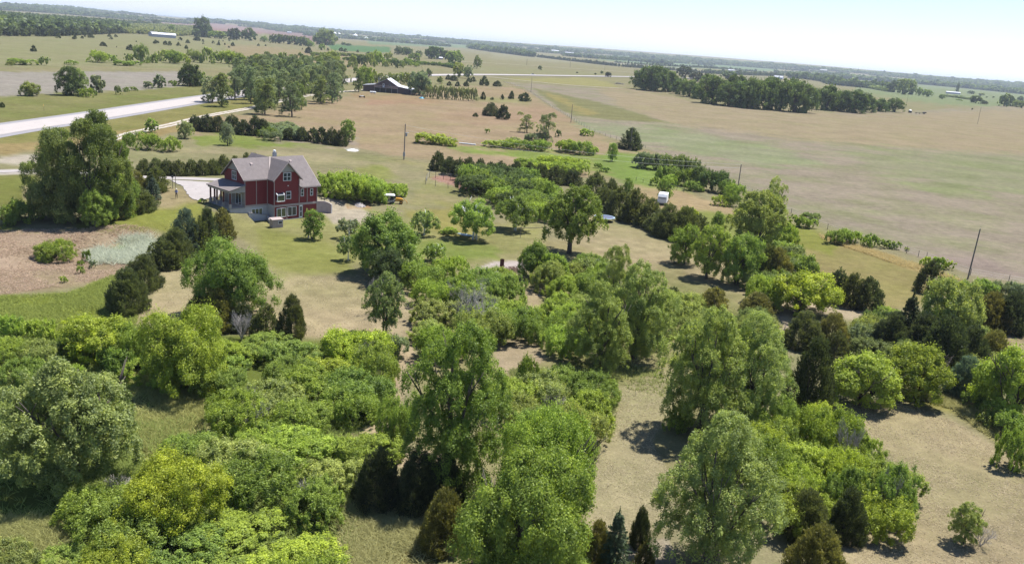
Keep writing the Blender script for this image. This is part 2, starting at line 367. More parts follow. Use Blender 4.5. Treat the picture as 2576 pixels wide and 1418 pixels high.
def build_ground():
    az = np.concatenate([np.arange(-180, -44, 4.0), np.arange(-44, 44.01, .18), np.arange(48, 177, 4.0)])
    dd = np.concatenate([np.array([70000, 12000, 5000, 3000, 2200]), np.arange(1700, 300, -5.0), np.arange(300, 20, -1.8), np.arange(20, 2.2, -.5)])
    r = 33*FPX/dd
    A, R = np.meshgrid(np.radians(az), r, indexing='xy')
    X = R*np.sin(A); Y = R*np.cos(A); Z = hz(X, Y)
    V = np.stack([X.ravel(), Y.ravel(), Z.ravel()], 1)
    nr, na = A.shape; i = np.arange(nr*na).reshape(nr, na)
    a = i[:-1]; b = i[1:]; an = np.roll(a, -1, 1); bn = np.roll(b, -1, 1)
    F = np.stack([a.ravel(), an.ravel(), bn.ravel(), b.ravel()], 1)[:, ::-1]
    V = np.vstack([V, [[0, 0, 0]]])
    P = proj(V); front = (V-CAMP)@FW > 5
    px, py = P[:, 0], P[:, 1]
    # ragged edges
    X, Y = V[:, 0], V[:, 1]; rr = np.hypot(X, Y)
    w = np.sin(X/3.1+1.3*np.sin(Y/4.7))+np.sin(Y/2.3+1.7*np.sin(X/5.9))+.6*np.sin(X/1.1+Y/1.7)
    w2 = np.sin(X/23+1.7*np.sin(Y/31))+np.sin(Y/19+1.9*np.sin(X/41))
    col = np.tile(np.append(lin((174,162,124))*KG, .5), (len(V), 1))
    for poly, c, fe, weed in PATCH:
        poly = [tuple(map(float, q)) for q in poly]
        xs = [q[0] for q in poly]; ys = [q[1] for q in poly]; mg = fe*3+10
        sel = np.where(front & (px > min(xs)-mg) & (px < max(xs)+mg) & (py > min(ys)-mg) & (py < max(ys)+mg))[0]
        if not len(sel): continue
        qx, qy = px[sel], py[sel]
        d = polydist(qx, qy, poly); d = np.where(inpoly(qx, qy, poly), d, -d)
        d = d + (w[sel]*.28+w2[sel]*.22)*fe
        k = sstep(-fe*.6, fe*.6, d)[:, None]
        tgt = np.append(lin(c)*KG, weed)
        col[sel] = col[sel]*(1-k)+tgt*k
    # mowing lines on the lawn, as swaths of lighter and darker cut grass
    lawn = inpoly(px, py, [(640,690),(1060,690),(1060,880),(640,860)]) | inpoly(px, py, [(1380,560),(1960,690),(1960,800),(1500,700)])
    s = np.sin((X*.8+Y*.6)*2*pi/3.4)*.05+np.sin((X*.75-Y*.66)*2*pi/3.9)*.05
    col[:, :3] *= (1+np.where(lawn & front, s, 0))[:, None]
    # field drill lines
    fld = inpoly(px, py, [p for p, *_ in PATCH if p[0] == (1268,206)][0]) & front
    col[:, :3] *= (1+np.where(fld, .035*np.sin((X*.3+Y*.95)*2*pi/26)*np.clip(w2, -1, 1), 0))[:, None]
    me = npmesh('ground', V, F, vcol=col, smooth=True)
    me.materials.append(M['ground']); o = link('ground', me); tag(o, 'dry grass land, lawns and fields rolling out to the horizon', kind='structure')
    return o
build_ground()

def spline(P, step):
    P = [np.array(p, float) for p in P]; out = []
    for i in range(len(P)-1):
        p0 = P[max(i-1, 0)]; p1 = P[i]; p2 = P[i+1]; p3 = P[min(i+2, len(P)-1)]
        n = max(2, int(np.linalg.norm(p2-p1)/step))
        for k in range(n):
            t = k/n; out.append(.5*((2*p1)+(-p0+p2)*t+(2*p0-5*p1+4*p2-p3)*t*t+(-p0+3*p1-3*p2+p3)*t**3))
    out.append(P[-1]); return np.array(out)
def strip(name, pts, off0, off1, mat, lift, label=None, ragged=0.0, step=4.0, seed=1):
    """ribbon draped on the ground between two sideways offsets of a centre line (ground points)"""
    C = spline([p[:2] for p in pts], step); rng = np.random.default_rng(seed)
    T = np.gradient(C, axis=0); T /= np.linalg.norm(T, axis=1)[:, None]+1e-9; S = np.stack([T[:, 1], -T[:, 0]], 1)
    ks = np.linspace(0, 1, 5); rows = []
    for k in ks:
        o = off0+(off1-off0)*k; j = rng.normal(0, ragged, len(C)) if k in (0, 1) else 0
        q = C+S*(o+j)[:, None] if ragged and k in (0, 1) else C+S*o
        rr = np.hypot(q[:, 0], q[:, 1]); rows.append(np.column_stack([q, hz(q[:, 0], q[:, 1])+lift+np.maximum(0, rr-600)*.0008]))
    V = np.vstack(rows); n = len(C); i = np.arange(n-1)
    F = np.vstack([np.column_stack([k*n+i, k*n+i+1, (k+1)*n+i+1, (k+1)*n+i]) for k in range(4)])
    me = npmesh(name, V, F); me.materials.append(mat); o = link(name, me); tag(o, label, kind='structure'); return o
M['concrete_road'] = plain('concrete_road', (.335, .30, .28), .85, .07, .35, bump=.004)
M['shoulder'] = plain('shoulder', (.21, .20, .205), .9, .12, .8, bump=.01)
M['gravel'] = plain('gravel', (.35, .31, .26), .95, .16, .9, bump=.04, bscale=6)
M['gravel_white'] = plain('gravel_white', (.29, .262, .248), .95, .10, .7, bump=.03, bscale=8)
hw = [at(-260, 372), at(0, 327), at(250, 290), at(505, 250), at(700, 223), at(850, 205), at(1000, 193), at(1120, 189), at(1300, 189.5), at(1600, 194.5), at(1760, 199)]
strip('road_shoulder', hw, -8.5, 8.5, M['shoulder'], .04, 'grey gravel shoulder along both sides of the concrete highway')
strip('road', hw, -5.6, 5.6, M['concrete_road'], .085, 'white concrete highway crossing behind the poplar grove')
tk = [at(250, 362), at(330, 336), at(430, 314), at(520, 292), at(640, 270), at(760, 243), at(860, 231), at(935, 225)]
strip('gravel_track', tk, .35, 1.9, M['gravel'], .05, 'pale gravel wheel track leading to the brown barn, far rut', ragged=.12, step=1.5)
strip('gravel_track', tk, -1.9, -.35, M['gravel'], .05, 'pale gravel wheel track leading to the brown barn, near rut', ragged=.12, step=1.5, seed=4)
t2 = [at(1180, 190), at(1230, 194), at(1342, 206), at(1455, 216.5), at(1567, 223)]
strip('field_track', t2, -1.6, 1.6, M['gravel'], .06, 'thin pale dirt track running right from the highway', ragged=.1, step=6)
t3 = [at(1130, 155), at(1230, 160), at(1400, 171), at(1595, 184)]
strip('field_track', t3, -2.5, 2.5, M['gravel'], .1, 'faint pale track across the pasture beyond the highway', step=10)
t4 = [at(640, 457), at(540, 452), at(430, 448), at(330, 444), at(200, 436), at(60, 430), at(-200, 440)]
strip('driveway', t4, -2.0, 2.0, M['gravel_white'], .05, 'pale gravel drive running left from the red house', ragged=.15, step=1.5)
def sheet(name, outline, mat, lift, label):
    P = [at(*q) for q in outline]; c = np.mean(P, 0); V = [tuple(c)]
    rng = np.random.default_rng(3); R = []
    n = len(P)
    for i in range(n):
        for k in range(6):
            p = P[i]+(P[(i+1) % n]-P[i])*k/6; p = p+rng.normal(0, .12, 3)*[1, 1, 0]; R.append(p)
    V = []; F = []; m = len(R)
    for s in (0.02, .35, .7, 1.0):
        for p in R:
            q = c+(p-c)*s; V.append((q[0], q[1], float(hz(q[0], q[1]))+lift))
    for j in range(3):
        for i in range(m): F.append((j*m+i, j*m+(i+1) % m, (j+1)*m+(i+1) % m, (j+1)*m+i))
    me = npmesh(name, V, F); me.materials.append(mat); o = link(name, me); tag(o, label, kind='structure')
sheet('parking_area', [(425,453),(528,459),(560,470),(550,497),(528,500),(500,506),(480,500),(466,482),(458,468),(440,460)], M['gravel_white'], .09, 'white gravel turning area in front of the red house porch')
ORD = ['first', 'second', 'third', 'fourth', 'fifth', 'sixth', 'seventh', 'eighth', 'ninth', 'tenth', 'eleventh', 'twelfth', 'thirteenth', 'fourteenth', 'fifteenth', 'sixteenth', 'seventeenth', 'eighteenth', 'nineteenth', 'twentieth']
# ------------------------------------------------------------------ plant library (unit size: width 1, height 1)
def unit(v): return v/(np.linalg.norm(v, axis=-1, keepdims=True)+1e-9)
TRI = [False]
def leaves(P, NR, rng, size, aspect=.6, axis=None, jn=.55, ja=.5):
    """one rhombic leaf clump per point; NR main normals"""
    n = len(P); nr = unit(NR+rng.normal(0, jn, (n, 3)))
    a = rng.normal(0, 1, (n, 3)) if axis is None else unit(axis)+rng.normal(0, ja, (n, 3))
    a = unit(a-nr*(a*nr).sum(1)[:, None]) if axis is None else unit(a)
    b = unit(np.cross(nr, a)); s = (size*rng.uniform(.6, 1.35, n))[:, None]
    bend = nr*s*.18
    if TRI[0]:
        V = np.stack([P-a*s-b*s*aspect, P-a*s*.6+b*s*aspect*1.2, P+a*s], 1).reshape(-1, 3); return V, np.arange(n*3).reshape(n, 3)
    V = np.stack([P-a*s, P-b*s*aspect+bend, P+a*s, P+b*s*aspect+bend], 1).reshape(-1, 3)
    F = np.arange(n*4).reshape(n, 4); return V, F
def sph(n, rng):
    v = rng.normal(0, 1, (n, 3)); return unit(v)
def lobes_round(rng, n, zc, hz_, rr, low=-.35, spread=.62):
    """main masses of a round crown"""
    L = [];
    for k in range(n):
        g = pi*(3-sqrt(5))*k+rng.uniform(0, .6); z = 1-(k+.5)/n*(1-low); r = sqrt(max(0, 1-z*z))
        d = np.array([cos(g)*r, sin(g)*r, z]); s = spread*rng.uniform(.72, 1.12)
        L.append((np.array([d[0]*.5*s, d[1]*.5*s, zc+d[2]*hz_*s]), rr*rng.uniform(.75, 1.25)))
    L.append((np.array([0, 0, zc]), rr*1.25)); return L
def clumps_on(L, rng, per, rc, zst=1.0, down=.35):
    """small twig masses over the surface of the main masses, none inside another mass"""
    C = []; Nn = []
    for c, r in L:
        d = sph(per, rng); d[:, 2] = np.where(d[:, 2] < -down, -d[:, 2], d[:, 2]); p = c+d*r*[1, 1, zst]*rng.uniform(.74, 1.14, (per, 1)); C.append(p); Nn.append(d)
    C = np.vstack(C); Nn = np.vstack(Nn); keep = np.ones(len(C), bool)
    for c, r in L: keep &= (np.linalg.norm((C-c)/[1, 1, zst], axis=1) > r*.70)
    return C[keep], Nn[keep]
def finish(V, F, t, mesh, zlo=None, q=.4):
    V = V.copy(); mn = np.percentile(V, q, 0); mx = np.percentile(V, 100-q, 0)
    V[:, 0] = (V[:, 0]-(mn[0]+mx[0])/2)/(mx[0]-mn[0]); V[:, 1] = (V[:, 1]-(mn[1]+mx[1])/2)/(mx[1]-mn[1])
    z0 = zlo if zlo is not None else 0.0
    V[:, 2] = z0+(V[:, 2]-mn[2])/(mx[2]-mn[2])*(1-z0)
    me = npmesh(mesh, V, F, fattr=np.clip(t, 0, 1)); me.materials.append(M['leaf']); return me
def broadleaf(seed, nleaf, ls, nl=11, per=26, rc=.085, style='round', zlo=.18, asp_=1.0):
    rng = np.random.default_rng(seed); nl = int(nl*(.4+.6*asp_)) if style != 'bush' else nl
    if style == 'round': L = lobes_round(rng, nl, .5*asp_, .46*asp_, .18, low=-.8); zst = 1.0
    elif style == 'elm':
        L = lobes_round(rng, nl, .5*asp_, .46*asp_, .13, low=-.8, spread=.76); zst = 1.1
        L += [(c*[.5, .5, 1]+[0, 0, rng.uniform(-.06, .1)], r) for c, r in L[::3]]
    elif style == 'poplar':
        L = [(np.array([rng.normal(0, .16), rng.normal(0, .16), z*1.7]), .21*(1.15-.55*abs(z-.4)*1.6)*rng.uniform(.75, 1.2)) for z in np.linspace(.1, .92, nl)]; zst = 1.1
    elif style == 'bush':
        L = []
        for k in range(nl):
            g = rng.uniform(0, 2*pi); r = sqrt(rng.uniform(0, 1))*.34
            L.append((np.array([r*cos(g), r*sin(g), .30*(1-1.2*r*r)+rng.uniform(-.10, .14)]), .19*rng.uniform(.7, 1.3)))
        zst = 1.1
    C, Nn = clumps_on(L, rng, per, rc, zst)
    k = max(3, nleaf//len(C)); n = len(C)*k
    ci = np.repeat(np.arange(len(C)), k); d = sph(n, rng); up = Nn[ci]
    flip = (d*up).sum(1) < -.25; d[flip] *= -1
    rad = rc*rng.uniform(.55, 1.1, len(C))[ci][:, None]*rng.uniform(.35, 1.15, (n, 1))
    st = np.array([1, 1, .8])
    ax = None; asp = .62
    if style == 'bush': st = np.array([1, 1, 1.1])
    if style == 'elm': st = np.array([.95, .95, 1.15]); ax = np.tile([0, 0, -.5], (n, 1))+up*.6; asp = .55
    if style == 'poplar': st = np.array([.9, .9, 1.2]); ax = np.tile([0, 0, .6], (n, 1))+up*.5; asp = .55
    P = C[ci]+d*rad*st
    if style == 'elm': P[:, 2] -= .04*np.linalg.norm(C[ci][:, :2], axis=1)**2*rng.uniform(.4, 1.6, n)*2
    if style in ('bush', 'round'):
        sp_ = rng.uniform(0, 1, n) < (.22 if style == 'bush' else .12); P[sp_] += (up[sp_]*.4+[0, 0, .8])*rng.uniform(0, .07, (sp_.sum(), 1))
    NR = unit(d*.8+up*.4+[0, 0, .2])
    V, F = leaves(P, NR, rng, ls, asp, ax, .75 if style == 'bush' else .6, .8)
    t = .5+rng.normal(0, .16, len(C))[ci]+rng.normal(0, .14, n)
    if style == 'bush': V[:, 2] = np.where(V[:, 2] < -.02, -.02-V[:, 2]*.3, V[:, 2])
    return finish(V, F, t, 'crown_'+style, zlo=zlo)
def cedar(seed, nleaf, ls, npl=190, spread=1.0):
    """red cedar: ragged upward plumes over an egg-shaped cone"""
    rng = np.random.default_rng(seed); z = rng.beta(1.0, 1.35, npl)*.96; a = rng.uniform(0, 2*pi, npl)
    lob = 1+.16*np.sin(a*3+rng.uniform(0, 6))+.1*np.sin(a*5+z*9)
    prof = .5*np.power(np.clip(1-z, 0, 1), .62)*np.clip(.72+z*2.2, 0, 1)*lob
    el = rng.uniform(.55, 1.15, npl)+z*.25
    out = np.stack([np.cos(a), np.sin(a), np.zeros(npl)], 1)
    dr = out*np.cos(el)[:, None]+np.array([0, 0, 1.0])*np.sin(el)[:, None]
    ln = rng.uniform(.14, .32, npl)*(.65+.5*(1-z)); tip = out*prof[:, None]+np.array([0, 0, 1.0])*z[:, None]
    base = tip-dr*(ln*.7)[:, None]
    top = np.array([[0, 0, 0.9]]); base = np.vstack([base, [[0, 0, .76]]]); dr = np.vstack([dr, [[.05, 0, 1]]]); ln = np.append(ln, .26)
    k = nleaf//(npl+1); ci = np.repeat(np.arange(npl+1), k); n = len(ci)
    s = rng.uniform(0, 1, n); w = (.052*(1-s)**.7+.008)
    P = base[ci]+dr[ci]*(ln[ci]*s)[:, None]+rng.normal(0, 1, (n, 3))*w[:, None]
    P[:, 2] = np.abs(P[:, 2])
    V, F = leaves(P, unit(dr[ci]*.2+sph(n, rng)), rng, ls, .34, dr[ci]+sph(n, rng)*.35, .3, .3)
    t = .45+.34*(s-.5)+rng.normal(0, .13, npl+1)[ci]+rng.normal(0, .12, n)
    return finish(V, F, t, 'crown_cedar', zlo=.0, q=.15)
def spruce(seed, nleaf, ls, tiers=13):
    rng = np.random.default_rng(seed); B = []; D = []; Ln = []
    for i in range(tiers):
        z = .08+.84*i/tiers; r = .5*(1-z)**.85*rng.uniform(.88, 1.1); m = int(7+8*(1-z))
        for j in range(m):
            a = 2*pi*j/m+rng.uniform(0, .5); l = r*rng.uniform(.8, 1.1)
            B.append([0, 0, z+rng.normal(0, .012)]); D.append([cos(a), sin(a), .12-.3*(1-z)+rng.normal(0, .06)]); Ln.append(l)
    B.append([0, 0, .8]); D.append([0, 0, 1]); Ln.append(.2)
    B = np.array(B); D = unit(np.array(D)); Ln = np.array(Ln); k = nleaf//len(B); ci = np.repeat(np.arange(len(B)), k); n = len(ci)
    s = np.sqrt(rng.uniform(.02, 1, n)); side = unit(np.cross(D[ci], [0, 0, 1.0])+1e-6)
    P = B[ci]+D[ci]*(Ln[ci]*s)[:, None]+side*(rng.normal(0, .05, n)*(1.1-s))[:, None]+[0, 0, 1]*rng.normal(0, .012, (n, 1))
    V, F = leaves(P, np.tile([0, 0, 1.0], (n, 1)), rng, ls, .36, D[ci]+side*rng.normal(0, .6, (n, 1)), .5, .4)
    t = .45+.25*(s-.5)+rng.normal(0, .15, n)
    return finish(V, F, t, 'crown_spruce', zlo=.0, q=.15)
def limbs(seed, n=7, top=.78, fork=.22, spread=.36, r0=.035, multi=1, name='trunk'):
    """trunk and main limbs as one tapered branching mesh"""
    rng = np.random.default_rng(seed); mb = MB()
    for m in range(multi):
        b = np.array([rng.normal(0, .02)*multi, rng.normal(0, .02)*multi, -.02]); lean = rng.normal(0, .03, 2)+(rng.normal(0, .08, 2) if multi > 1 else 0)
        pts = [b, b+[lean[0]*.4, lean[1]*.4, fork], b+[lean[0]*1.6, lean[1]*1.6, fork+.25], b+[lean[0]*2.2, lean[1]*2.2, top]]
        rr = [r0*1.25, r0, r0*.62, r0*.2]; mb.tube(pts, [x/sqrt(multi) for x in rr], 7)
        for k in range(n):
            a = 2*pi*k/n+rng.uniform(0, .7); z = fork*(.75+.5*rng.random())+k*.02; s = spread*rng.uniform(.6, 1.1)
            p0 = pts[1]+[0, 0, z-fork]; p1 = p0+[cos(a)*s*.45, sin(a)*s*.45, .20]; p2 = p0+[cos(a)*s, sin(a)*s, .34+.25*rng.random()]
            mb.tube([p0, p1, p2], [r0*.55/sqrt(multi), r0*.36/sqrt(multi), r0*.1], 5)
            for q in range(3):
                a2 = a+rng.normal(0, .8); e = p1+(p2-p1)*rng.uniform(0, .8)
                mb.tube([e, e+[cos(a2)*s*.35, sin(a2)*s*.35, .1+.1*rng.random()]], [r0*.2, r0*.06], 4)
    me = mb.mesh(name, True); return me
def twigs(seed, depth=4, n0=9, spread=.9):
    """bare crown: repeatedly forking thin branches"""
    rng = np.random.default_rng(seed); mb = MB()
    def grow(p, d, l, r, k):
        q = p+d*l; mid = p+d*l*.5+rng.normal(0, .05*l, 3); mb.tube([p, mid, q], [r, r*.8, r*.6], 3, caps=False)
        if k == 0: return
        for _ in range(3 if k > 1 else 4):
            e = unit(d+rng.normal(0, .42*spread, 3)+[0, 0, .1]); grow(p+d*l*rng.uniform(.55, 1), e, l*rng.uniform(.55, .8), r*.58, k-1)
    for i in range(n0):
        a = 2*pi*i/n0+rng.uniform(0, .5); d = unit(np.array([cos(a)*.55*spread, sin(a)*.55*spread, .8]))
        grow(np.array([0, 0, .05]), d, .34, .012, depth)
    V = np.array(mb.v); mn, mx = V.min(0), V.max(0); V = (V-[(mn[0]+mx[0])/2, (mn[1]+mx[1])/2, mn[2]])/(mx-mn)
    mb.v = [tuple(p) for p in V]; return mb.mesh('twigs')

LIB = {}
def lib(kind, lod, ak=1.0):
    """variants of a crown: lod 0 near ... 3 far; ak height to width"""
    if (kind, lod, ak) in LIB: return LIB[(kind, lod, ak)]
    big = {-1: (92000, .0078), 0: (34000, .0130), 1: (9000, .0215), 2: (2000, .048), 3: (400, .11)}[lod]
    nv = {-1: 2, 0: 3, 1: 4, 2: 4, 3: 3}[lod] if ak == 1.0 else {-1: 2, 0: 2, 1: 3, 2: 3}[lod]; r = []; TRI[0] = lod <= 0
    per = {-1: 46, 0: 34, 1: 22, 2: 9, 3: 4}[lod]; rcf = {-1: .8, 0: .9}.get(lod, 1)
    for i in range(nv):
        sd = 100*(lod+1)+i*7+3+int(ak*50)
        if kind == 'round': m = broadleaf(sd, big[0], big[1], 12, per, .085*rcf, 'round', .07, ak)
        elif kind == 'stem': m = broadleaf(sd+9, int(big[0]*.7), big[1]*1.1, 9, per, .085*rcf, 'round', .22, .8)
        elif kind == 'lone': m = broadleaf(sd+1, int(big[0]*.95), big[1]*1.05, 17, per, .062*rcf, 'elm', .22, ak)
        elif kind == 'full': m = broadleaf(sd, big[0], big[1]*1.1, 12, per, .09*rcf, 'round', .0, ak)
        elif kind == 'elm': m = broadleaf(sd+1, int(big[0]*1.0), big[1]*1.05, 17, per, .062*rcf, 'elm', .10, ak)
        elif kind == 'poplar': m = broadleaf(sd+2, int(big[0]*.9), big[1]*1.05, 9, per, .09, 'poplar', .05)
        elif kind == 'bush': m = broadleaf(sd+3, int(big[0]*1.0), big[1]*.85, 13, int(per*1.2), .062*rcf, 'bush', .0)
        elif kind == 'cedar': m = cedar(sd+4, int(big[0]*.75), big[1]*1.6, {-1: 300, 0: 240, 1: 160, 2: 60, 3: 22}[lod])
        elif kind == 'spruce': m = spruce(sd+5, int(big[0]*.5), big[1]*1.6)
        r.append(m)
    LIB[(kind, lod, ak)] = r; return r
TR = {'round': [limbs(11, 7), limbs(12, 8, multi=2), limbs(13, 6)], 'elm': [limbs(21, 6, .85, .18, .34, .032, 2), limbs(22, 7, .9, .2, .36, .036), limbs(23, 5, .85, .15, .34, .03, 3)],
      'poplar': [limbs(31, 6, .9, .15, .26, .03)], 'cedar': [limbs(41, 4, .7, .08, .12, .03)], 'spruce': [limbs(51, 4, .9, .1, .08, .03)],
      'bush': [limbs(61, 6, .6, .05, .3, .014, 3, 'stems')]}
TW = [twigs(71), twigs(72, 4, 7, 1.2), twigs(73, 4, 11, .8)]
for k, L_ in TR.items():
    for m_ in L_: m_.materials.append(M['bark_dark'] if k in ('cedar', 'spruce') else M['bark'])
for m_ in TW: m_.materials.append(M['deadwood'])
TR['full'] = TR['round']; TR['stem'] = [limbs(81, 6, .8, .3, .3, .028), limbs(82, 5, .8, .34, .32, .03, 2)]; TR['lone'] = TR['elm']
NAME = {'stem': ('deciduous_tree', 'tree'), 'lone': ('elm_tree', 'tree'), 'full': ('deciduous_tree', 'tree'), 'round': ('deciduous_tree', 'tree'), 'elm': ('elm_tree', 'tree'), 'poplar': ('poplar_tree', 'tree'), 'bush': ('bush', 'bush'),
        'cedar': ('cedar_tree', 'cedar'), 'spruce': ('spruce_tree', 'spruce'), 'dead': ('bare_shrub', 'bare shrub')}
# leaf colours (albedo)
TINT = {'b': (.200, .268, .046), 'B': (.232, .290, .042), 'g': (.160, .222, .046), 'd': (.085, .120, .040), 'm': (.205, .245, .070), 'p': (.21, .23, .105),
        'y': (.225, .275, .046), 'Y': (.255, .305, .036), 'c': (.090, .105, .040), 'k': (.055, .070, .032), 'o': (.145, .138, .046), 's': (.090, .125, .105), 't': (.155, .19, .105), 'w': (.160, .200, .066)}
RN = random.Random(5)
ALLPL = []
def plant(kind, cx, top, bot, w, tint='g', label=None, group=None, world=None, hug=None, stems=True):
    """place one plant from where its outline stands in the picture (or world=(x,y,W,H))"""
    if hug is None: hug = kind in ('bush', 'cedar', 'dead')
    if world is None:
        G = at(cx, bot); ppm = FPX/((G-CAMP)@FW)
        if hug:
            Wm = w/ppm; h = unit(np.array([G[0], G[1], 0.0]))
            G2 = G+h*Wm*(.36 if kind != 'cedar' else .22); G = np.array([G2[0], G2[1], float(hz(G2[0], G2[1]))]); ppm = FPX/((G-CAMP)@FW)
        up = proj(G+[0, 0, 5.0])[0]-proj(G)[0]; up /= -up[1]*1.0
        yG = proj(G)[0][1]; xs = up[0]*(yG-top)*.5
        X = G+unit(np.cross([G[0], G[1], 0.0], [0, 0, 1.0]))*(cx-xs-proj(G)[0][0])/ppm; G = np.array([X[0], X[1], float(hz(X[0], X[1]))])
        Wm = w/ppm; dep = math.asin((CAMH-G[2])/np.linalg.norm(G-CAMP)); s = (yG-top)/ppm/cos(ROLL)*1.0
        H = s/cos(dep)
        if kind == 'bush': H = sqrt(max(s*s-(Wm*.42*sin(dep))**2, (.45*s)**2))/cos(dep)
        elif kind in ('round', 'elm', 'full', 'stem', 'lone'): H = max(.6*s, s-.28*Wm*sin(dep))/cos(dep)
    else:
        x, y, Wm, H = world; G = np.array([x, y, float(hz(x, y))]); ppm = FPX/max(1, (G-CAMP)@FW)
    if kind == 'cedar': Wm *= 1.16
    hpx = max(Wm, H)*ppm; lod = -1 if hpx > 190 and kind in ('round', 'elm', 'full') else 0 if hpx > 92 else 1 if hpx > 42 else 2 if hpx > 15 else 3
    nm, cat = NAME[kind]; rz = RN.uniform(0, 2*pi)
    col = TINT[tint] if isinstance(tint, str) else tint
    v = RN.uniform(.92, 1.08); col = (col[0]*v*RN.uniform(.95, 1.05), col[1]*v, col[2]*v*RN.uniform(.9, 1.1))
    if kind == 'dead':
        e = link('bare_shrub', RN.choice(TW)); e.location = tuple(G); e.rotation_euler = (0, 0, rz); e.scale = (Wm, Wm, H)
        tag(e, label, cat, group); return e
    ak = 1.0 if kind not in ('round', 'elm', 'full', 'lone') or lod > 2 or H < 1.25*Wm else 2.3 if H > 1.9*Wm else 1.6; cr = RN.choice(lib(kind, lod, ak))
    if lod >= 2 and kind in ('bush', 'cedar') or (kind == 'bush' and not stems) or lod == 3:
        e = link(nm, cr, color=col); e.location = tuple(G); e.rotation_euler = (0, 0, rz); e.scale = (Wm, Wm, H)
    else:
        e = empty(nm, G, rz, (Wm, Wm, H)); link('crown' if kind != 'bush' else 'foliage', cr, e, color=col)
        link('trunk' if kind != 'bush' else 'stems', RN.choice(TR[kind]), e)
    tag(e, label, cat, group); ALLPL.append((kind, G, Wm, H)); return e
CLEAR = [[(400,990),(500,1015),(560,1055),(470,1090),(380,1140),(310,1120),(330,1030)],
 [(820,1118),(905,1085),(960,1050),(1002,925),(985,865),(1045,860),(1050,930),(990,1060),(1000,1120),(940,1100),(870,1120)],
 [(1240,870),(1340,855),(1400,905),(1330,965),(1270,955)], [(1325,730),(1365,725),(1350,790),(1325,860),(1295,855),(1328,790)],
 [(1000,770),(1060,790),(1040,830),(1000,870),(960,850)], [(1500,1300),(1490,1190),(1558,970),(1700,930),(1640,1100),(1690,1180),(1660,1290)],
 [(870,1285),(1050,1270),(1080,1450),(880,1450)], [(0,1320),(120,1335),(140,1390),(0,1440)],
 [(2100,1045),(2240,1010),(2400,1060),(2576,1200),(2576,1450),(2130,1450),(2335,1310),(2290,1170),(2170,1065)],
 [(960,1140),(1130,1150),(1120,1185),(1000,1170)], [(1440,925),(1700,930),(1560,955),(1480,945)], [(350,1190),(510,1190),(520,1290),(400,1310),(345,1280)], [(600,845),(760,850),(1000,860),(800,815)]]
def covers(x, y, w, H):
    P = proj(np.array([[x+a*w, y+b*w, float(hz(x, y))+c*H] for a, b, c in ((-.42, 0, .5), (.42, 0, .5), (0, -.4, .15), (-.3, -.3, .2), (.3, -.3, .2), (0, 0, .98))]))
    return any(inpoly(P[:, 0], P[:, 1], q).any() for q in CLEAR)
def thicket(poly, sp, Hr, Wr, tints, label, group, kind='bush', seed=1, dead=0.0, deadlabel=None, maxn=400, clear=()):
    """bushes (or trees) standing wherever their crown centres are seen inside the outline"""
    rng = random.Random(seed); cs = [at(x, y, Hr[0]*.6) for x, y in poly]
    xs = [c[0] for c in cs]; ys = [c[1] for c in cs]; out = []; tries = 0; wd = {}
    while tries < 6000 and len(out) < maxn:
        tries += 1; x = rng.uniform(min(xs), max(xs)); y = rng.uniform(min(ys), max(ys)); H = rng.uniform(*Hr)
        p = proj(np.array([x, y, float(hz(x, y))+H*.6]))[0]
        if not inpoly(np.array([p[0]]), np.array([p[1]]), poly)[0]: continue
        if any(hypot(x-a, y-b) < sp for a, b, _ in out): continue
        wd[(x, y, H)] = rng.uniform(*Wr)
        if kind == 'bush' and covers(x, y, wd[(x, y, H)], H): continue
        out.append((x, y, H))
    pr = {o_: proj(np.array([o_[0], o_[1], 0.0]))[0] for o_ in out}; by = sorted(out, key=lambda o_: -pr[o_][1])
    nr = max(1, int(round(sqrt(len(out)/1.6)))) if len(out) > 4 else 1; per = -(-len(out)//nr); lab = {}
    for i in range(nr):
        rk = sorted(by[i*per:(i+1)*per], key=lambda o_: pr[o_][0])
        for j, o_ in enumerate(rk):
            a = 'leftmost' if j == 0 else 'rightmost' if j == len(rk)-1 else ORD[j]+' from left'
            lab[o_] = '%s, %s%s' % (label, ('front rank, ' if i == 0 else 'back rank, ' if i == nr-1 else ORD[i]+' rank back, ') if nr > 1 else '', a)
    deads = []
    for o_ in out:
        x, y, H = o_; w = wd[o_]
        plant(kind, 0, 0, 0, 0, rng.choice(tints), lab[o_], group, world=(x, y, w, H*rng.uniform(.9, 1.1)), stems=(kind != 'bush'))
        if rng.random() < dead:
            deads.append(plant('dead', 0, 0, 0, 0, label='x', group='bare shrubs in the thickets',
                  world=(x+rng.uniform(-1, 1)*w*.5, y+rng.uniform(-1, .2)*w*.5, w*.6, H*1.08)))
    deads.sort(key=lambda o: proj(np.array(o.location))[0][0])
    for j, o in enumerate(deads):
        o['label'] = label.replace('bright plum bush', 'bush').replace('plum bush', 'bush').replace('bush', 'grey bare twigs', 1)+(', leftmost' if j == 0 else ', rightmost' if j == len(deads)-1 else ', %s from left' % ORD[j])
    return len(out)
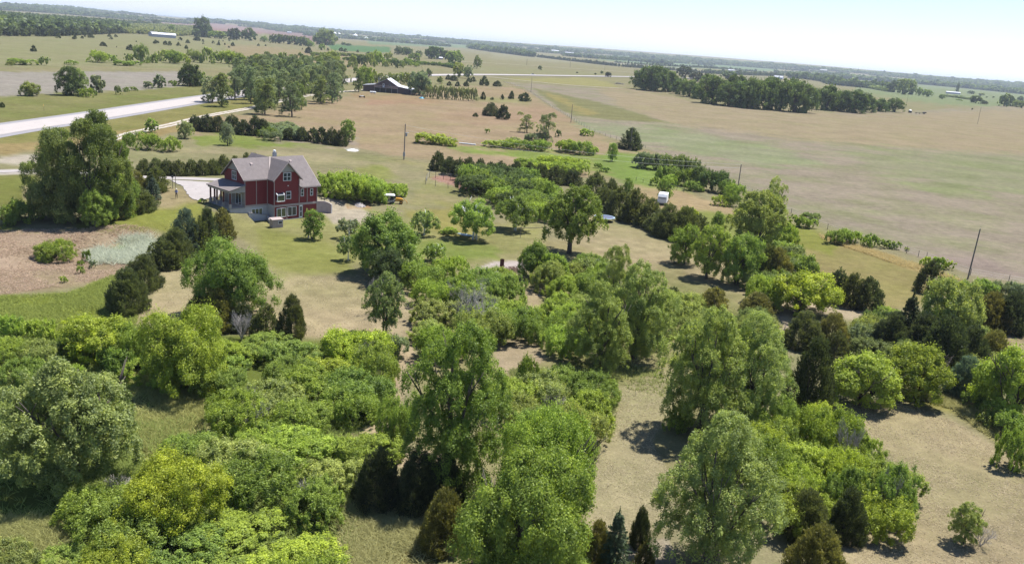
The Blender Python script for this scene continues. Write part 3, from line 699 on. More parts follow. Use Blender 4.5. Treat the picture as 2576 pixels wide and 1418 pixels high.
def merged(name, items, label, tint, seed=1):
    """many far plants as one mesh; items: (kind, x, y, W, H)"""
    rng = np.random.default_rng(seed); VV = []; FF = []; TT = []; off = 0; cache = {}
    for kind, x, y, Wm, H in items:
        ms = lib(kind, 3); me = ms[rng.integers(len(ms))]
        if me.name not in cache:
            v = np.empty(len(me.vertices)*3, np.float32); me.vertices.foreach_get('co', v); t = np.empty(len(me.polygons), np.float32); me.attributes['tint'].data.foreach_get('value', t)
            cache[me.name] = (v.reshape(-1, 3), t)
        v, t = cache[me.name]; a = rng.uniform(0, 6.28); c, s = cos(a), sin(a)
        # far ones need only part of the leaves, drawn larger
        n = len(t); fr = .45 if hypot(x, y) < 3600 else .16; keep = rng.permutation(n)[:int(n*fr)]; vv = v.reshape(n, 4, 3)[keep]; ctr = vv.mean(1, keepdims=True); vv = ctr+(vv-ctr)*(1.45 if fr > .3 else 2.3)
        q = np.stack([(vv[..., 0]*c-vv[..., 1]*s)*Wm+x, (vv[..., 0]*s+vv[..., 1]*c)*Wm+y, vv[..., 2]*H+float(hz(x, y))], -1).reshape(-1, 3)
        VV.append(q); FF.append(np.arange(len(q)).reshape(-1, 4)+off); off += len(q); TT.append(t[keep]+rng.normal(0, .16))
    me = npmesh(name, np.vstack(VV), np.vstack(FF), fattr=np.clip(np.concatenate(TT), 0, 1)); me.materials.append(M['leaf'])
    o = link(name, me, color=TINT[tint] if isinstance(tint, str) else tint); tag(o, label, kind='stuff'); return o
def belt(pts, H, label, tint='d', dens=1.0, depth=1, kind='round', name='tree_belt', seed=1, wf=.9):
    """far tree line along a path seen in the picture"""
    rng = random.Random(seed); P = spline([at(*p)[:2] for p in pts], 5.0); items = []; acc = 0.0
    for i in range(1, len(P)):
        acc += np.linalg.norm(P[i]-P[i-1])
        r = np.linalg.norm(P[i]); sp = H*.62/dens*max(1, r/2600)
        while acc > sp:
            acc -= sp
            for k in range(depth):
                g = P[i]/r; x = P[i][0]+g[0]*k*H*.9+rng.uniform(-.4, .4)*H; y = P[i][1]+g[1]*k*H*.9+rng.uniform(-.4, .4)*H
                h = H*rng.uniform(.62, 1.18)*(1 if rng.random() < .9 else 1.3); items.append((kind, x, y, h*wf*rng.uniform(.8, 1.3)*max(1, r/2600)**.8, h))
    return merged(name, items, label, tint, seed)
def tufts(name, poly, n, h, tint, label, seed=1, w=.04):
    """tall grass blades over a patch"""
    rng = np.random.default_rng(seed); cs = [at(*q) for q in poly]; h *= .72
    xs = [c[0] for c in cs]; ys = [c[1] for c in cs]; wp = [(c[0], c[1]) for c in cs]
    X = rng.uniform(min(xs), max(xs), n*6); Y = rng.uniform(min(ys), max(ys), n*6); ok = inpoly(X, Y, wp)
    clump = np.sin(X/1.7+1.2*np.sin(Y/2.3))+np.sin(Y/1.3+X/3.1)+rng.normal(0, .9, len(X)); ok &= clump > -.4
    X = X[ok][:n]; Y = Y[ok][:n]; m = len(X); k = 4
    bx = np.repeat(X, k)+rng.normal(0, .10, m*k); by = np.repeat(Y, k)+rng.normal(0, .10, m*k); bz = hz(bx, by)
    hh = h*rng.uniform(.4, 1.2, m*k); a = rng.uniform(0, 2*pi, m*k); lean = rng.normal(0, 1.0 if h > .2 else 2.2, (m*k, 2))*hh[:, None]
    B = np.stack([bx, by, bz], 1); s = np.stack([np.cos(a), np.sin(a), np.zeros(m*k)], 1)*w
    T = B+np.column_stack([lean, hh]); V = np.stack([B-s, B+s, T], 1).reshape(-1, 3)
    me = npmesh(name, V, np.arange(len(V)).reshape(-1, 3), fattr=np.clip(.5+np.repeat(rng.normal(0, .18, m), k)+rng.normal(0, .1, m*k), 0, 1)); me.materials.append(M['grass'])
    o = link(name, me, color=TINT[tint] if isinstance(tint, str) else tint); tag(o, label, kind='stuff'); return o
# ------------------------------------------------------------------ plants
def row(kind, items, text, where, group, tint='c', f=(1, 0, 0)):
    """items (cx, top, bot, w[, tint]) in coordinates scaled by f; labelled by their order from the left"""
    k, ox, oy = f; items = sorted(items, key=lambda t: t[0]); n = len(items)
    for i, it in enumerate(items):
        cx, tp, bt, w = [it[0]*k+ox, it[1]*k+oy, it[2]*k+oy, it[3]*k]; tn = it[4] if len(it) > 4 else tint
        o = ('leftmost' if i == 0 else 'rightmost' if i == n-1 else ORD[i]+' from left' if i < 20 else None)
        if o is None: o = ORD[n-1-i]+' from right' if n-1-i < 20 else 'one in the middle'
        plant(kind, cx, tp, bt, w, tn, '%s, %s' % (text, o), group)
PS = .28082
# single broadleaf trees, front to back
for a in [
 ('elm',165,880,1215,345,'w','big open grey-green elm at the left edge with a dark shadow under it'),
 ('elm',1152,820,1235,262,'g','tallest dense elm in the middle of the picture above the shaded cedars'),
 ('round',1385,1025,1335,250,'b','bright green tree behind the big leafy tree at bottom centre'),
 ('round',1318,1135,1475,330,'g','big leafy green tree cut by the bottom edge right of the lit cedar'),
 ('elm',1812,1035,1445,300,'m','pale green willowy tree at the bottom right of the mown lane'),
 ('elm',1775,772,1092,215,'m','pale airy elm with bare trunks, left of the pair beside the mown lane'),
 ('elm',1893,780,1075,190,'m','pale airy elm, right of the pair beside the mown lane'),
 ('elm',1510,705,935,165,'m','willowy elm left of the dark shadowed trunk above the mown lane'),
 ('elm',1615,660,905,165,'m','willowy elm with a dark forked trunk above the mown lane'),
 ('elm',1545,622,860,100,'m','narrow airy elm rising behind the willowy pair left of the lawn'),
 ('lone',1443,463,640,150,'g','drooping elm standing alone on the mown lawn with its trunk bare'),
 ('lone',1905,478,640,135,'m','tall drooping willow at the right end of the cedar row'),
 ('elm',1945,448,600,70,'m','small pale tree top showing behind the tall drooping willow'),
 ('stem',1193,498,602,112,'g','broad spreading yard tree with the pale blue thing lying under it'),
 ('stem',1298,490,580,102,'g','many-stemmed round yard tree beside the wooden pole frame'),
 ('stem',1070,528,592,74,'w','small round-headed tree with bent trunk on the open lawn'),
 ('stem',1095,610,658,64,'g','tiny umbrella-shaped tree below the small round-headed tree'),
 ('round',972,528,690,155,'g','big bushy dark green tree in the middle of the lawn'),
 ('round',975,622,720,86,'d','narrow dark tree standing in front of the big bushy lawn tree'),
 ('lone',968,678,855,100,'w','ragged half-dead tree with forked trunk on the dry lawn'),
 ('stem',878,548,600,62,'t','thin grey-green tree between the house and the big bushy lawn tree'),
 ('stem',876,590,655,50,'w','low sparse tree with leaning stem left of the big bushy lawn tree'),
 ('round',788,526,602,58,'g','small tree hiding the right corner of the red house'),
 ('round',580,598,795,190,'g','broad bright green tree below the red house left of the dry lawn'),
 ('round',1725,562,665,80,'b','bright maple at the left of the clump right of the lawn'),
 ('round',1790,566,702,92,'b','bright maple in the middle of the clump right of the lawn'),
 ('round',1868,588,718,102,'g','darker pointed maple at the right of the clump right of the lawn'),
 ('elm',1673,443,505,45,'g','small dark tree right behind the white caravan'),
 ('round',1806,531,578,36,'g','small round tree in the weeds right of the cedar row'),
 ('round',2037,678,792,165,'Y','round yellow-green tree casting a shadow to its left'),
 ('round',2400,698,868,140,'m','large grey-green tree over the dark cedars at right'),
 ('round',2172,878,1020,178,'y','yellow-leaved spreading tree at right with its shadow on the dry grass'),
 ('round',2315,860,1008,155,'B','bright lime-green tree right of the yellow-leaved one'),
 ('round',2555,868,1055,165,'B','bright lime-green tree cut by the right edge'),
 ('round',245,783,905,165,'B','yellowish bushy tree at left just below the green meadow'),
 ('round',472,768,985,205,'B','bright yellow-green tree rising above the thicket left of centre'),
 ('poplar',118,335,546,112,'w','leftmost of the tall grey-green cottonwoods left of the house'),
 ('poplar',168,308,556,122,'w','second from left of the tall cottonwoods left of the house'),
 ('poplar',222,296,562,126,'w','tallest grey-green cottonwood, in the middle of the group left of the house'),
 ('poplar',272,312,555,118,'w','fourth from left of the tall cottonwoods left of the house'),
 ('poplar',312,345,540,84,'g','rightmost of the tall cottonwoods left of the house'),
 ('full',150,420,556,135,'w','leafy lower tree filling the left foot of the tall cottonwoods'),
 ('full',270,415,550,120,'g','leafy lower tree filling the right foot of the tall cottonwoods'),
 ('round',240,475,572,75,'g','low bright tree at the foot of the tall cottonwoods'),
 ('round',572,308,366,36,'t','pale egg-shaped young tree on the green grass behind the house'),
 ('round',467,304,349,40,'p','small pale round tree beside the gravel track'),
 ('round',380,297,333,36,'g','small tree just right of the tall cottonwoods by the track'),
 ('round',876,301,356,36,'g','single round tree at the right end of the back cedar row'),
 ('poplar',1327,285,334,44,'p','left one of the two pale young trees in the pasture'),
 ('poplar',1374,284,360,58,'t','right one of the two pale young trees in the pasture'),
 ('elm',1542,360,406,28,'g','thin single sapling left of the grey thicket'),
 ('round',1580,447,500,28,'g','slim leafy tree standing among the cedars of the diagonal row'),
 ('round',430,1140,1335,240,'Y','yellow bush-like tree in the thicket at lower left'),
 ('round',2030,640,720,70,'g','leafy tree behind the yellow-green one, by the white pole'),
 ('round',1345,605,700,80,'g','leafy tree beside the brush pile'),
 ('round',1395,632,712,80,'b','lower bright tree right of the brush pile')]:
    plant(a[0], *a[1:6], label=a[6])
plant('dead', 605, 778, 862, 75, label='leafless white twiggy tree among the cedars below the dry lawn')
plant('dead', 985, 690, 790, 60, label='bare grey branches beside the ragged half-dead tree')
plant('dead', 958, 676, 800, 70, label='bare top branches of grey wood left in front of the ragged tree')
plant('dead', 1195, 715, 850, 150, label='large bare grey tree standing in the middle thicket')
plant('dead', 1190, 705, 800, 100, label='bare grey tree top behind the large bare tree in the middle thicket')
plant('dead', 300, 1195, 1250, 90, label='low tangle of grey twigs right of the big elm shadow')
plant('elm', 2437, 1258, 1372, 80, 'm', label='lone sparse shrub-like tree on the dry grass at bottom right')
plant('dead', 2470, 1320, 1385, 70, label='low reddish bare twigs right of the lone sparse tree')
plant('dead', 1540, 640, 760, 60, label='grey bare stems in front of the narrow airy elm')

# cedars and spruces near
for a in [
 ('cedar',313,676,790,95,'c','dark egg-shaped cedar nearest the camera in the row beside the red meadow'),
 ('cedar',357,640,732,86,'c','second cedar of the row beside the red meadow'),
 ('cedar',405,598,678,78,'c','cedar halfway up the row beside the red meadow'),
 ('cedar',440,572,668,88,'c','broad cedar halfway up the row below the house'),
 ('cedar',463,528,640,76,'s','bluish cedar at the top of the row below the house'),
 ('cedar',500,548,640,62,'c','cedar in the middle of the clump below the house porch'),
 ('cedar',520,522,626,60,'k','dark cedar behind the clump below the house porch'),
 ('cedar',556,524,606,62,'o','olive cedar at the right end of the clump below the house porch'),
 ('cedar',505,735,815,70,'c','cedar hidden low left of the broad bright tree'),
 ('cedar',548,728,832,100,'o','olive cedar in front of the broad bright tree'),
 ('cedar',672,764,850,66,'c','pointed cedar left of the tall pointed one on the dry lawn edge'),
 ('cedar',733,744,852,64,'c','tall pointed cedar on the edge of the dry lawn'),
 ('cedar',610,760,835,60,'k','dark cedar behind the leafless white twiggy tree'),
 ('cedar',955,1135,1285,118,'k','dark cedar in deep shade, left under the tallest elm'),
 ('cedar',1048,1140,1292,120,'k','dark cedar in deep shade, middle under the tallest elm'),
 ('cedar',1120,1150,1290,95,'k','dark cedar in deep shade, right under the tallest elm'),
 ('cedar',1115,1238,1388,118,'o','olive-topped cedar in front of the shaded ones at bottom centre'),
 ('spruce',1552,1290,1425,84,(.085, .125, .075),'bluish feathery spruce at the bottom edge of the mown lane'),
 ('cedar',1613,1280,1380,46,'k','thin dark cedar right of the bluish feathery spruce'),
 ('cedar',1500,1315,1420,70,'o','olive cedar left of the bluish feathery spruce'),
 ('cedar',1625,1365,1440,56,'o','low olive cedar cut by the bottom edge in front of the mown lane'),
 ('cedar',2027,1240,1372,108,'c','left dark cedar at the foot of the lower right thicket'),
 ('cedar',2130,1232,1368,92,'k','right dark cedar at the foot of the lower right thicket'),
 ('cedar',2058,1328,1470,130,'o','olive spreading cedar cut by the bottom edge at right'),
 ('cedar',2042,856,1050,108,'k','tall dark cedar between the pale elms and the yellow-leaved tree'),
 ('cedar',2030,785,882,92,'c','dark cedar left of the light cedars below the round yellow-green tree'),
 ('cedar',2092,788,880,86,'o','lighter olive cedar below the round yellow-green tree'),
 ('cedar',2105,832,905,66,'c','pointed cedar in front of the lighter olive one'),
 ('spruce',2290,740,885,92,'k','tall dark spruce left of the large grey-green tree'),
 ('cedar',2240,785,895,100,'k','black-green cedar left of the tall dark spruce'),
 ('cedar',2320,790,912,104,'k','black-green cedar in front of the tall dark spruce'),
 ('cedar',2382,795,940,118,'k','black-green cedar under the large grey-green tree'),
 ('cedar',2440,900,1008,86,'s','grey-green cedar between the two bright lime-green trees'),
 ('cedar',2505,832,935,92,'o','brownish cedar above the bright lime-green tree at the right edge'),
 ('cedar',2440,820,935,96,'k','dark cedar right of the large grey-green tree'),
 ('cedar',2495,735,830,82,'o','left cedar of the clump at the right edge below the fence'),
 ('cedar',2548,735,840,88,'k','right cedar of the clump at the right edge below the fence'),
 ('cedar',2108,676,762,66,'k','left cedar of the three on the right meadow'),
 ('cedar',2148,688,776,72,'c','middle cedar of the three on the right meadow'),
 ('cedar',2186,698,783,66,'k','right cedar of the three on the right meadow'),
 ('cedar',2347,655,740,66,'k','dark cedar left of the leaning utility pole'),
 ('cedar',1903,735,788,80,'o','low round olive cedar left of the round yellow-green tree'),
 ('cedar',1801,722,780,64,'o','low round olive cedar standing on the lawn edge'),
 ('cedar',1693,720,752,34,'c','smallest round cedar at the bottom of the lawn'),
 ('cedar',1962,626,722,78,'o','olive cedar between the pointed maple and the white pole'),
 ('cedar',1925,615,715,60,'c','dark cedar right behind the pointed maple'),
 ('cedar',292,480,550,76,'o','olive cedar at the foot of the cottonwoods'),
 ('cedar',348,468,536,88,'c','broad cedar right of the olive one at the foot of the cottonwoods'),
 ('cedar',335,428,482,64,'o','brownish cedar behind the broad one left of the drive'),
 ('cedar',394,420,485,52,'c','green cedar behind the blue spruce'),
 ('spruce',385,444,502,42,'s','pale blue spruce left of the standing person'),
 ('cedar',1585,322,377,56,'k','big single dark cedar in the pasture right beside a utility pole'),
 ('cedar',1235,259,292,38,'k','left wide cedar of the pair in the pasture left of the fence'),
 ('cedar',1268,264,301,30,'k','right pointed cedar of the pair in the pasture left of the fence'),
 ('cedar',1197,284,294,13,'k','tiny round cedar left of the pasture pair'),
 ('cedar',5,257,271,14,'k','tiny dark cedar at the left edge below the grey field')]:
    plant(a[0], *a[1:6], label=a[6])
row('cedar', [(1503,433,500,62),(1535,450,522,55),(1520,472,532,56),(1562,470,545,66),(1600,475,562,70),(1640,500,574,76),(1682,515,598,84),(1722,522,608,84),(1757,540,604,60),(1585,505,560,60),(1655,535,585,60),(1740,570,618,60)],
    'dark cedar in the diagonal row right of the lawn', 'of the row', 'cedars in the diagonal row right of the lawn')
row('cedar', [(1102,381,430,44),(1130,394,440,44),(1155,398,445,42),(1180,396,448,44),(1208,399,442,36),(1232,406,440,24),(1260,405,440,34)],
    'dark cedar in the short row behind the garden plot', 'of the row', 'cedars behind the garden plot', 'k')
row('cedar', [(1300,406,448,40),(1330,408,458,46),(1362,412,463,46),(1400,418,466,50),(1440,424,468,48)],
    'dark cedar in the hedge row above the middle bushes', 'of the row', 'cedars above the middle bushes', 'k')
row('cedar', [(490,290,330,40),(522,288,332,40),(548,292,333,38),(583,289,330,46),(612,302,340,42),(640,292,342,46),(662,300,343,36)],
    'dark cedar in the clump between the gravel track and the house', 'of the clump', 'cedars between the track and the house', 'k')
row('cedar', [(725,321,353,36),(757,319,355,32),(786,321,357,34),(810,320,362,36),(836,321,365,38),(858,324,368,36)],
    'dark cedar in the straight row behind the house', 'of the row', 'cedars in a straight row behind the house', 'k')
row('cedar', [(362,400,440,38),(392,398,442,40),(420,400,442,40),(450,402,443,42),(480,400,442,40),(508,402,442,40),(535,400,441,40),(562,390,440,40),(590,392,438,36),(618,384,430,30),(640,386,430,30)],
    'dark cedar in the hedge along the drive left of the house', 'of the hedge', 'cedars in the hedge along the drive', 'c')
row('cedar', [(1127,188,201,14),(1141,189,204,17),(1131,205,216,13),(1152,205,218,13),(1172,205,218,13),(1180,196,208,13),(1191,193,206,14),(1219,191,216,22),(1252,203,218,20),(1215,231,251,14),(1238,244,252,9),(1263,237,251,11),(1287,229,250,14),(1322,233,256,28),(1310,236,250,12)],
    'little conical cedar planted on the pasture right of the brown barn', 'of these', 'little cedars right of the brown barn', 'k')
row('cedar', [(302,405,465,50),(522,305,345,45),(667,315,355,45),(735,320,348,25),(762,310,335,25),(810,290,340,50),(920,375,415,50),(955,408,422,12),(1045,415,428,12),(1165,400,452,60),(992,330,355,35),(980,305,333,35),(1038,308,335,28),(1220,365,380,14)],
    'dark cedar dotting the far left pasture below the wood', 'of these', 'cedars on the far left pasture', 'k', (PS, 0, 0))
row('cedar', [(1390,355,395,45),(1415,365,390,22),(1475,365,405,42),(1520,368,412,45),(1603,378,415,42),(1613,333,365,40),(1687,355,390,42),(1667,403,442,40),(1768,330,368,55),(1818,353,378,25),(1822,380,396,20),(1912,365,392,28),(1957,372,410,32),(1962,358,375,15),(1998,360,375,15),(2015,385,405,20),(2050,412,430,20),(2057,352,372,20),(2080,378,415,38)],
    'dark cedar dotting the slope below the long white barn', 'of these', 'cedars below the long white barn', 'k', (PS, 0, 0))
row('cedar', [(2315,392,415,25),(2380,398,416,16),(2707,430,447,14),(2767,420,480,58),(3052,425,462,42),(3097,435,468,38),(2937,430,457,26),(3202,445,472,22),(3307,465,495,50)],
    'dark cedar dotting the brown rise behind the poplar grove', 'of these', 'cedars on the brown rise', 'k', (PS, 0, 0))

# broadleaf bushes
row('bush', [(372,333,380,70),(425,345,384,60)], 'bright green mound bush between the cottonwoods and the green grass', 'of the two', 'two mound bushes right of the cottonwoods', 'b')
row('bush', [(60,503,565,88),(15,520,570,60)], 'green bush at the left edge below the cottonwoods', 'of the two', 'bushes at the left edge', 'g')
plant('bush', 142, 604, 662, 93, 'b', 'single round bright bush in the red meadow at left')
row('bush', [(217,629,660,24,'g'),(232,654,676,20,'t'),(202,655,668,18,'g'),(202,668,690,20,'b'),(160,694,712,20,'b')], 'tiny weed bush in the red meadow', 'of the tiny ones', 'tiny bushes in the red meadow')
row('bush', [(836,436,500,104),(880,434,506,108),(922,444,512,108),(958,456,505,92),(996,462,497,56),(858,455,508,84),(905,470,513,80)], 'bright green bush in the bank right of the house', 'of the bank', 'bushes banked right of the house', 'b')
row('bush', [(1082,335,364,74),(1120,344,368,60)], 'low bright mound of vines right of the tall utility pole', 'of the two', 'mounds of vines in the pasture', 'B')
row('bush', [(1245,352,372,60),(1290,350,376,62),(1330,352,380,60),(1362,352,382,50),(1345,335,362,56,'t'),(1425,353,385,60),(1462,355,391,62),(1490,368,388,34,'b'),(1295,345,358,40,'p'),(1404,326,346,16,'d')], 'low bright bush in the strip along the wire lines', 'of the strip', 'low bushes along the wire lines', 'b')
plant('bush', 1476, 325, 343, 42, 'b', 'small flat bush near the fence bend, left of the big single cedar')
plant('bush', 1226, 324, 336, 14, 'b', 'tiny weed clump right of the mounds of vines')
row('bush', [(1505,410,424,24),(1522,420,434,30)], 'small weed bush in the green strip above the diagonal cedars', 'of the two', 'weed bushes in the green strip', 'g')
row('bush', [(1622,384,425,54,'t'),(1660,386,430,60,'t'),(1700,390,445,60,'w'),(1735,398,450,56,'w'),(1680,418,462,60,'g'),(1725,425,470,60,'g'),(1765,420,478,62,'d'),(1800,430,486,62,'d'),(1828,452,492,44,'g'),(1648,445,468,30,'g'),(1690,440,470,40,'b'),(1745,455,482,50,'g')], 'grey-green bush in the thicket along the big field', 'of the thicket', 'bushes in the thicket along the big field')
row('bush', [(1850,462,505,64,'b'),(1815,492,520,50,'B'),(1842,485,522,44,'g')], 'light green bush left of the tall drooping willow', 'of the three', 'bushes left of the willow')
row('bush', [(1978,562,622,58,'b'),(1950,580,628,50,'g')], 'bright bush at the foot of the tall drooping willow', 'of the two', 'bushes at the foot of the willow')
row('bush', [(2005,540,572,40,'b'),(2040,535,560,48,'w'),(2030,548,576,44,'b')], 'low bush on the fence line right of the willow', 'of the three', 'bushes on the fence line by the willow')
row('bush', [(2100,580,616,48,'g'),(2135,578,618,50,'b'),(2150,582,610,36,'b'),(2190,588,622,36,'g'),(2182,600,624,26,'b'),(2225,602,626,40,'g'),(2252,606,628,32,'g'),(2282,622,632,14,'m')], 'bush in the hedge on the fence line at right', 'of the hedge', 'bushes in the fence line hedge')
row('bush', [(2330,646,672,34,'B'),(2360,645,680,40,'b'),(2385,655,680,34,'B')], 'yellowish bush behind the dark cedar left of the leaning pole', 'of the three', 'bushes left of the leaning pole')
row('bush', [(2440,706,750,60,'g'),(2480,706,748,60,'g'),(2525,708,750,64,'t'),(2566,712,756,60,'t')], 'bush on the fence line at the right edge', 'of the four', 'bushes on the fence line at the right edge')
row('bush', [(1738,522,560,40,'B'),(1722,520,545,28,'b')], 'pale green weed bush beside the metal frame behind the cedars', 'of the two', 'weed bushes beside the metal frame')
plant('bush', 1130, 572, 592, 52, 'b', 'low leafy weeds left of the broad spreading yard tree')
plant('bush', 695, 502, 512, 22, 'Y', 'small yellow shrub at the porch corner, beside the gravel', hug=True)
plant('bush', 508, 499, 512, 20, 'b', 'small green shrub at the porch corner, beside the gravel', hug=True)
plant('bush', 522, 498, 511, 20, 'Y', 'small yellow shrub at the porch corner, beside the gravel', hug=True) if False else None
plant('bush', 2232, 772, 802, 60, 'b', 'light green bush at the end of the pale path left of the spruce')
plant('bush', 2165, 815, 888, 84, 't', 'greyish bush between the pointed cedar and the tall dark spruce')
plant('bush', 2222, 860, 900, 60, 'w', 'dull green bush behind the bright lime-green tree at right')
plant('bush', 1706, 1012, 1096, 78, 'g', 'dark green bush left of the lower right thicket, its shadow falling left')
plant('bush', 1330, 898, 990, 58, 'g', 'upright bush in the small dry clearing in the middle')
plant('bush', 1000, 1005, 1125, 104, 'g', 'bush left of the tallest elm beside the pale path')
plant('bush', 1000, 845, 905, 60, 't', 'greyish bush left of the middle thicket, beside the path')
row('bush', [(1185,690,712,26,'y'),(1240,690,706,24,'b')], 'small bush by the ash patch', 'of the two', 'small bushes by the ash patch')
row('bush', [(2500,1010,1075,70,'b'),(2545,1040,1110,80,'g'),(2450,985,1030,60,'g'),(2555,1085,1195,90,'b'),(2480,1040,1080,40,'m')], 'green bush at the right edge beside the dry slope', 'of these', 'bushes at the right edge beside the dry slope')
row('bush', [(30,850,925,110,'b'),(110,855,930,112,'m'),(172,838,912,92,'b'),(60,905,985,130,'g'),(150,920,990,110,'b'),(330,815,925,112,'b'),(300,870,945,90,'g'),(370,850,930,80,'b'),(20,790,850,70,'b'),(95,800,860,80,'b')],
    'bush in the scrub above the big open elm at left', 'of the scrub', 'bushes above the big open elm')
thicket([(395,905),(560,880),(640,860),(760,865),(800,832),(880,836),(960,875),(995,930),(980,1000),(950,1050),(860,1070),(800,1062),(560,1035),(400,990)], 3.9, (1.7, 3.5), (4.8, 7.8), ['b', 'b', 'g', 'B', 'b', 'g', 'm'],
        'plum bush in the big thicket left of centre', 'plum bushes in the big thicket left of centre', seed=2, dead=.22)
thicket([(330,1130),(520,1085),(700,1085),(850,1115),(960,1112),(955,1165),(900,1240),(870,1290),(850,1460),(60,1460),(130,1350),(300,1230)], 3.5, (1.2, 3.1), (4.2, 7.0), ['b', 'g', 'b', 'B', 'b', 'g', 'm'],
        'plum bush in the lower left thicket', 'plum bushes in the lower left corner', seed=3, dead=.24)
thicket([(0,1370),(130,1340),(120,1460),(0,1460)], 3.0, (1.2, 2.0), (3.4, 4.6), ['b', 'm'], 'low bush in the lower left corner', 'low bushes at the lower left corner', seed=4)
thicket([(1035,672),(1140,668),(1200,692),(1315,692),(1330,760),(1318,830),(1240,862),(1180,830),(1060,872),(1010,872),(1010,835),(1080,800),(1045,745)], 4.6, (2.2, 3.9), (5.0, 7.0), ['b', 'b', 'g', 'm'],
        'bush around the large bare grey tree', 'bushes around the bare grey tree', seed=5, dead=.14)
thicket([(1358,700),(1420,655),(1530,650),(1500,740),(1450,800),(1420,890),(1345,870),(1325,830),(1370,765)], 4.6, (2.2, 3.9), (5.0, 7.0), ['b', 'g', 'm'],
        'bush left of the willowy elms', 'bushes left of the willowy elms', seed=6, dead=.04)
thicket([(1280,985),(1380,945),(1450,955),(1540,975),(1540,1020),(1490,1100),(1470,1180),(1400,1090),(1300,1050)], 3.4, (2.0, 3.2), (4.8, 6.4), ['b', 'g', 'm'],
        'bush left of the mown lane', 'bushes left of the mown lane', seed=7, dead=.16)
thicket([(1890,1065),(1950,1020),(2070,1040),(2125,1080),(2225,1170),(2280,1265),(2235,1325),(2100,1300),(1970,1270),(1945,1180),(1900,1110)], 2.9, (2.4, 4.2), (3.8, 6.0), ['B', 'b', 'g', 'B', 'B'],
        'bright plum bush in the lower right thicket', 'plum bushes in the lower right thicket', seed=8, dead=.25)
thicket([(1175,428),(1240,425),(1340,440),(1360,470),(1250,478),(1185,462)], 4.6, (3.2, 4.6), (6, 8), ['g', 'd', 'd'],
        'dark green bush right of the garden plot', 'dark bushes right of the garden plot', seed=9)
thicket([(1250,462),(1330,455),(1380,470),(1400,520),(1350,535),(1250,495)], 5.0, (2.8, 4), (5.5, 7.5), ['b', 'g', 'd'],
        'bright bush behind the round yard trees', 'bushes behind the yard trees', seed=10)
thicket([(1320,404),(1390,398),(1440,402),(1462,425),(1400,425),(1330,415)], 5.0, (2.3, 3.2), (6, 8), ['b', 'B'],
        'bright bush behind the middle cedar row', 'bright bushes behind the cedar hedge row', seed=11)
thicket([(1440,1395),(1500,1420),(1700,1440),(1760,1460),(1430,1470)], 2.5, (1.0, 1.8), (2.4, 3.6), ['m', 'w', 'b'], 'low scrubby bush along the bottom edge', 'scrub along the bottom edge', seed=12)
thicket([(1560,780),(1700,752),(1800,790),(1960,800),(1960,840),(1800,830),(1700,820),(1600,840)], 4.0, (2.4, 3.4), (4.4, 6), ['m', 'g', 'w'], 'bush behind the pale airy elms', 'bushes behind the pale airy elms', seed=13)
thicket([(1900,640),(1990,600),(2000,660),(1960,720),(1900,740)], 4.0, (2.4, 3.4), (4.6, 6), ['g', 'b', 'w'], 'bush right of the bright maples', 'bushes right of the maples', seed=14)
thicket([(2190,800),(2460,780),(2500,860),(2460,960),(2300,900),(2180,890)], 5.0, (2.4, 3.4), (4.6, 6), ['m', 'w', 'd'], 'dull bush between the dark cedars at right', 'bushes between the dark cedars at right', seed=15)
thicket([(670,318),(720,316),(740,338),(690,342),(660,335)], 6.0, (2.5, 3.5), (6, 8), ['t', 'g'], 'pale green bush right of the cedar clump', 'pale bushes right of the cedar clump', seed=16)

# grove and farther trees
thicket([(512,225),(560,190),(600,165),(640,150),(700,150),(760,152),(850,160),(866,190),(862,222),(800,235),(740,246),(700,240),(640,238),(560,255),(515,255)], 6.6, (11.0, 15), (6.5, 9.5), ['t', 't', 'w', 't'],
        'grey-green poplar in the grove by the highway', 'poplars of the grove', kind='poplar', seed=21, maxn=110)
for a in [('round',681,222,272,42,'d','small dark round-headed tree in front of the poplar grove beside the track'),
          ('poplar',742,208,280,36,'w','slim poplar standing out in front of the grove beyond the track'),
          ('poplar',758,215,276,30,'w','right one of the slim poplars in front of the grove'),
          ('round',645,140,178,34,'g','rounded tree top at the back left of the poplar grove'),
          ('round',712,134,176,34,'w','rounded tree top at the back middle of the poplar grove'),
          ('round',833,130,182,50,'m','rounded tree top at the back right of the poplar grove'),
          ('poplar',903,172,232,30,'w','grey-green tree just left of the brown barn'),
          ('round',918,168,216,44,'b','bright tree behind the left end of the brown barn'),
          ('round',936,174,208,30,'m','pale tree behind the left end of the brown barn'),
          ('round',1056,180,240,58,'t','large grey-green tree at the right end of the brown barn'),
          ('round',1079,173,195,17,'d','small dark tree beyond the large tree at the barn'),
          ('round',1156,159,195,32,'m','pale tree beside the highway right of the barn'),
          ('round',1177,165,198,26,'t','sparse pale tree right of its pale neighbour beside the highway'),
          ('elm',1107,192,212,16,'m','thin young tree beyond the pale hedge'),
          ('round',1202,141,173,22,'w','single round tree in the middle of the far pasture')]:
    plant(*a[:6], label=a[6])
row('round', [(946,186,210,14),(958,184,211,16),(970,188,212,14),(983,184,209,16),(996,185,210,18),(1010,183,210,18),(1024,182,212,20),(1038,181,214,18)], 'pale young tree in the row behind the brown barn', 'of the row', 'young trees behind the barn', 'm')
row('bush', [(1073+11.2*i, 213+.9*i, 248.5+.6*i, 16) for i in range(12)], 'pale bushy shrub in the hedge right of the barn', 'of the hedge', 'shrubs in the hedge right of the barn', 'p')
row('full', [(600,595,855,200,'d'),(700,620,855,170,'w'),(265,735,860,165,'m'),(875,680,828,120,'t'),(1425,670,786,120,'t'),(1330,730,792,80,'t'),(1700,573,772,195,'d'),(1790,640,772,100,'g')], 'tree along the far side of the highway', 'of these', 'trees along the far side of the highway', 'd', (PS, 0, 0))
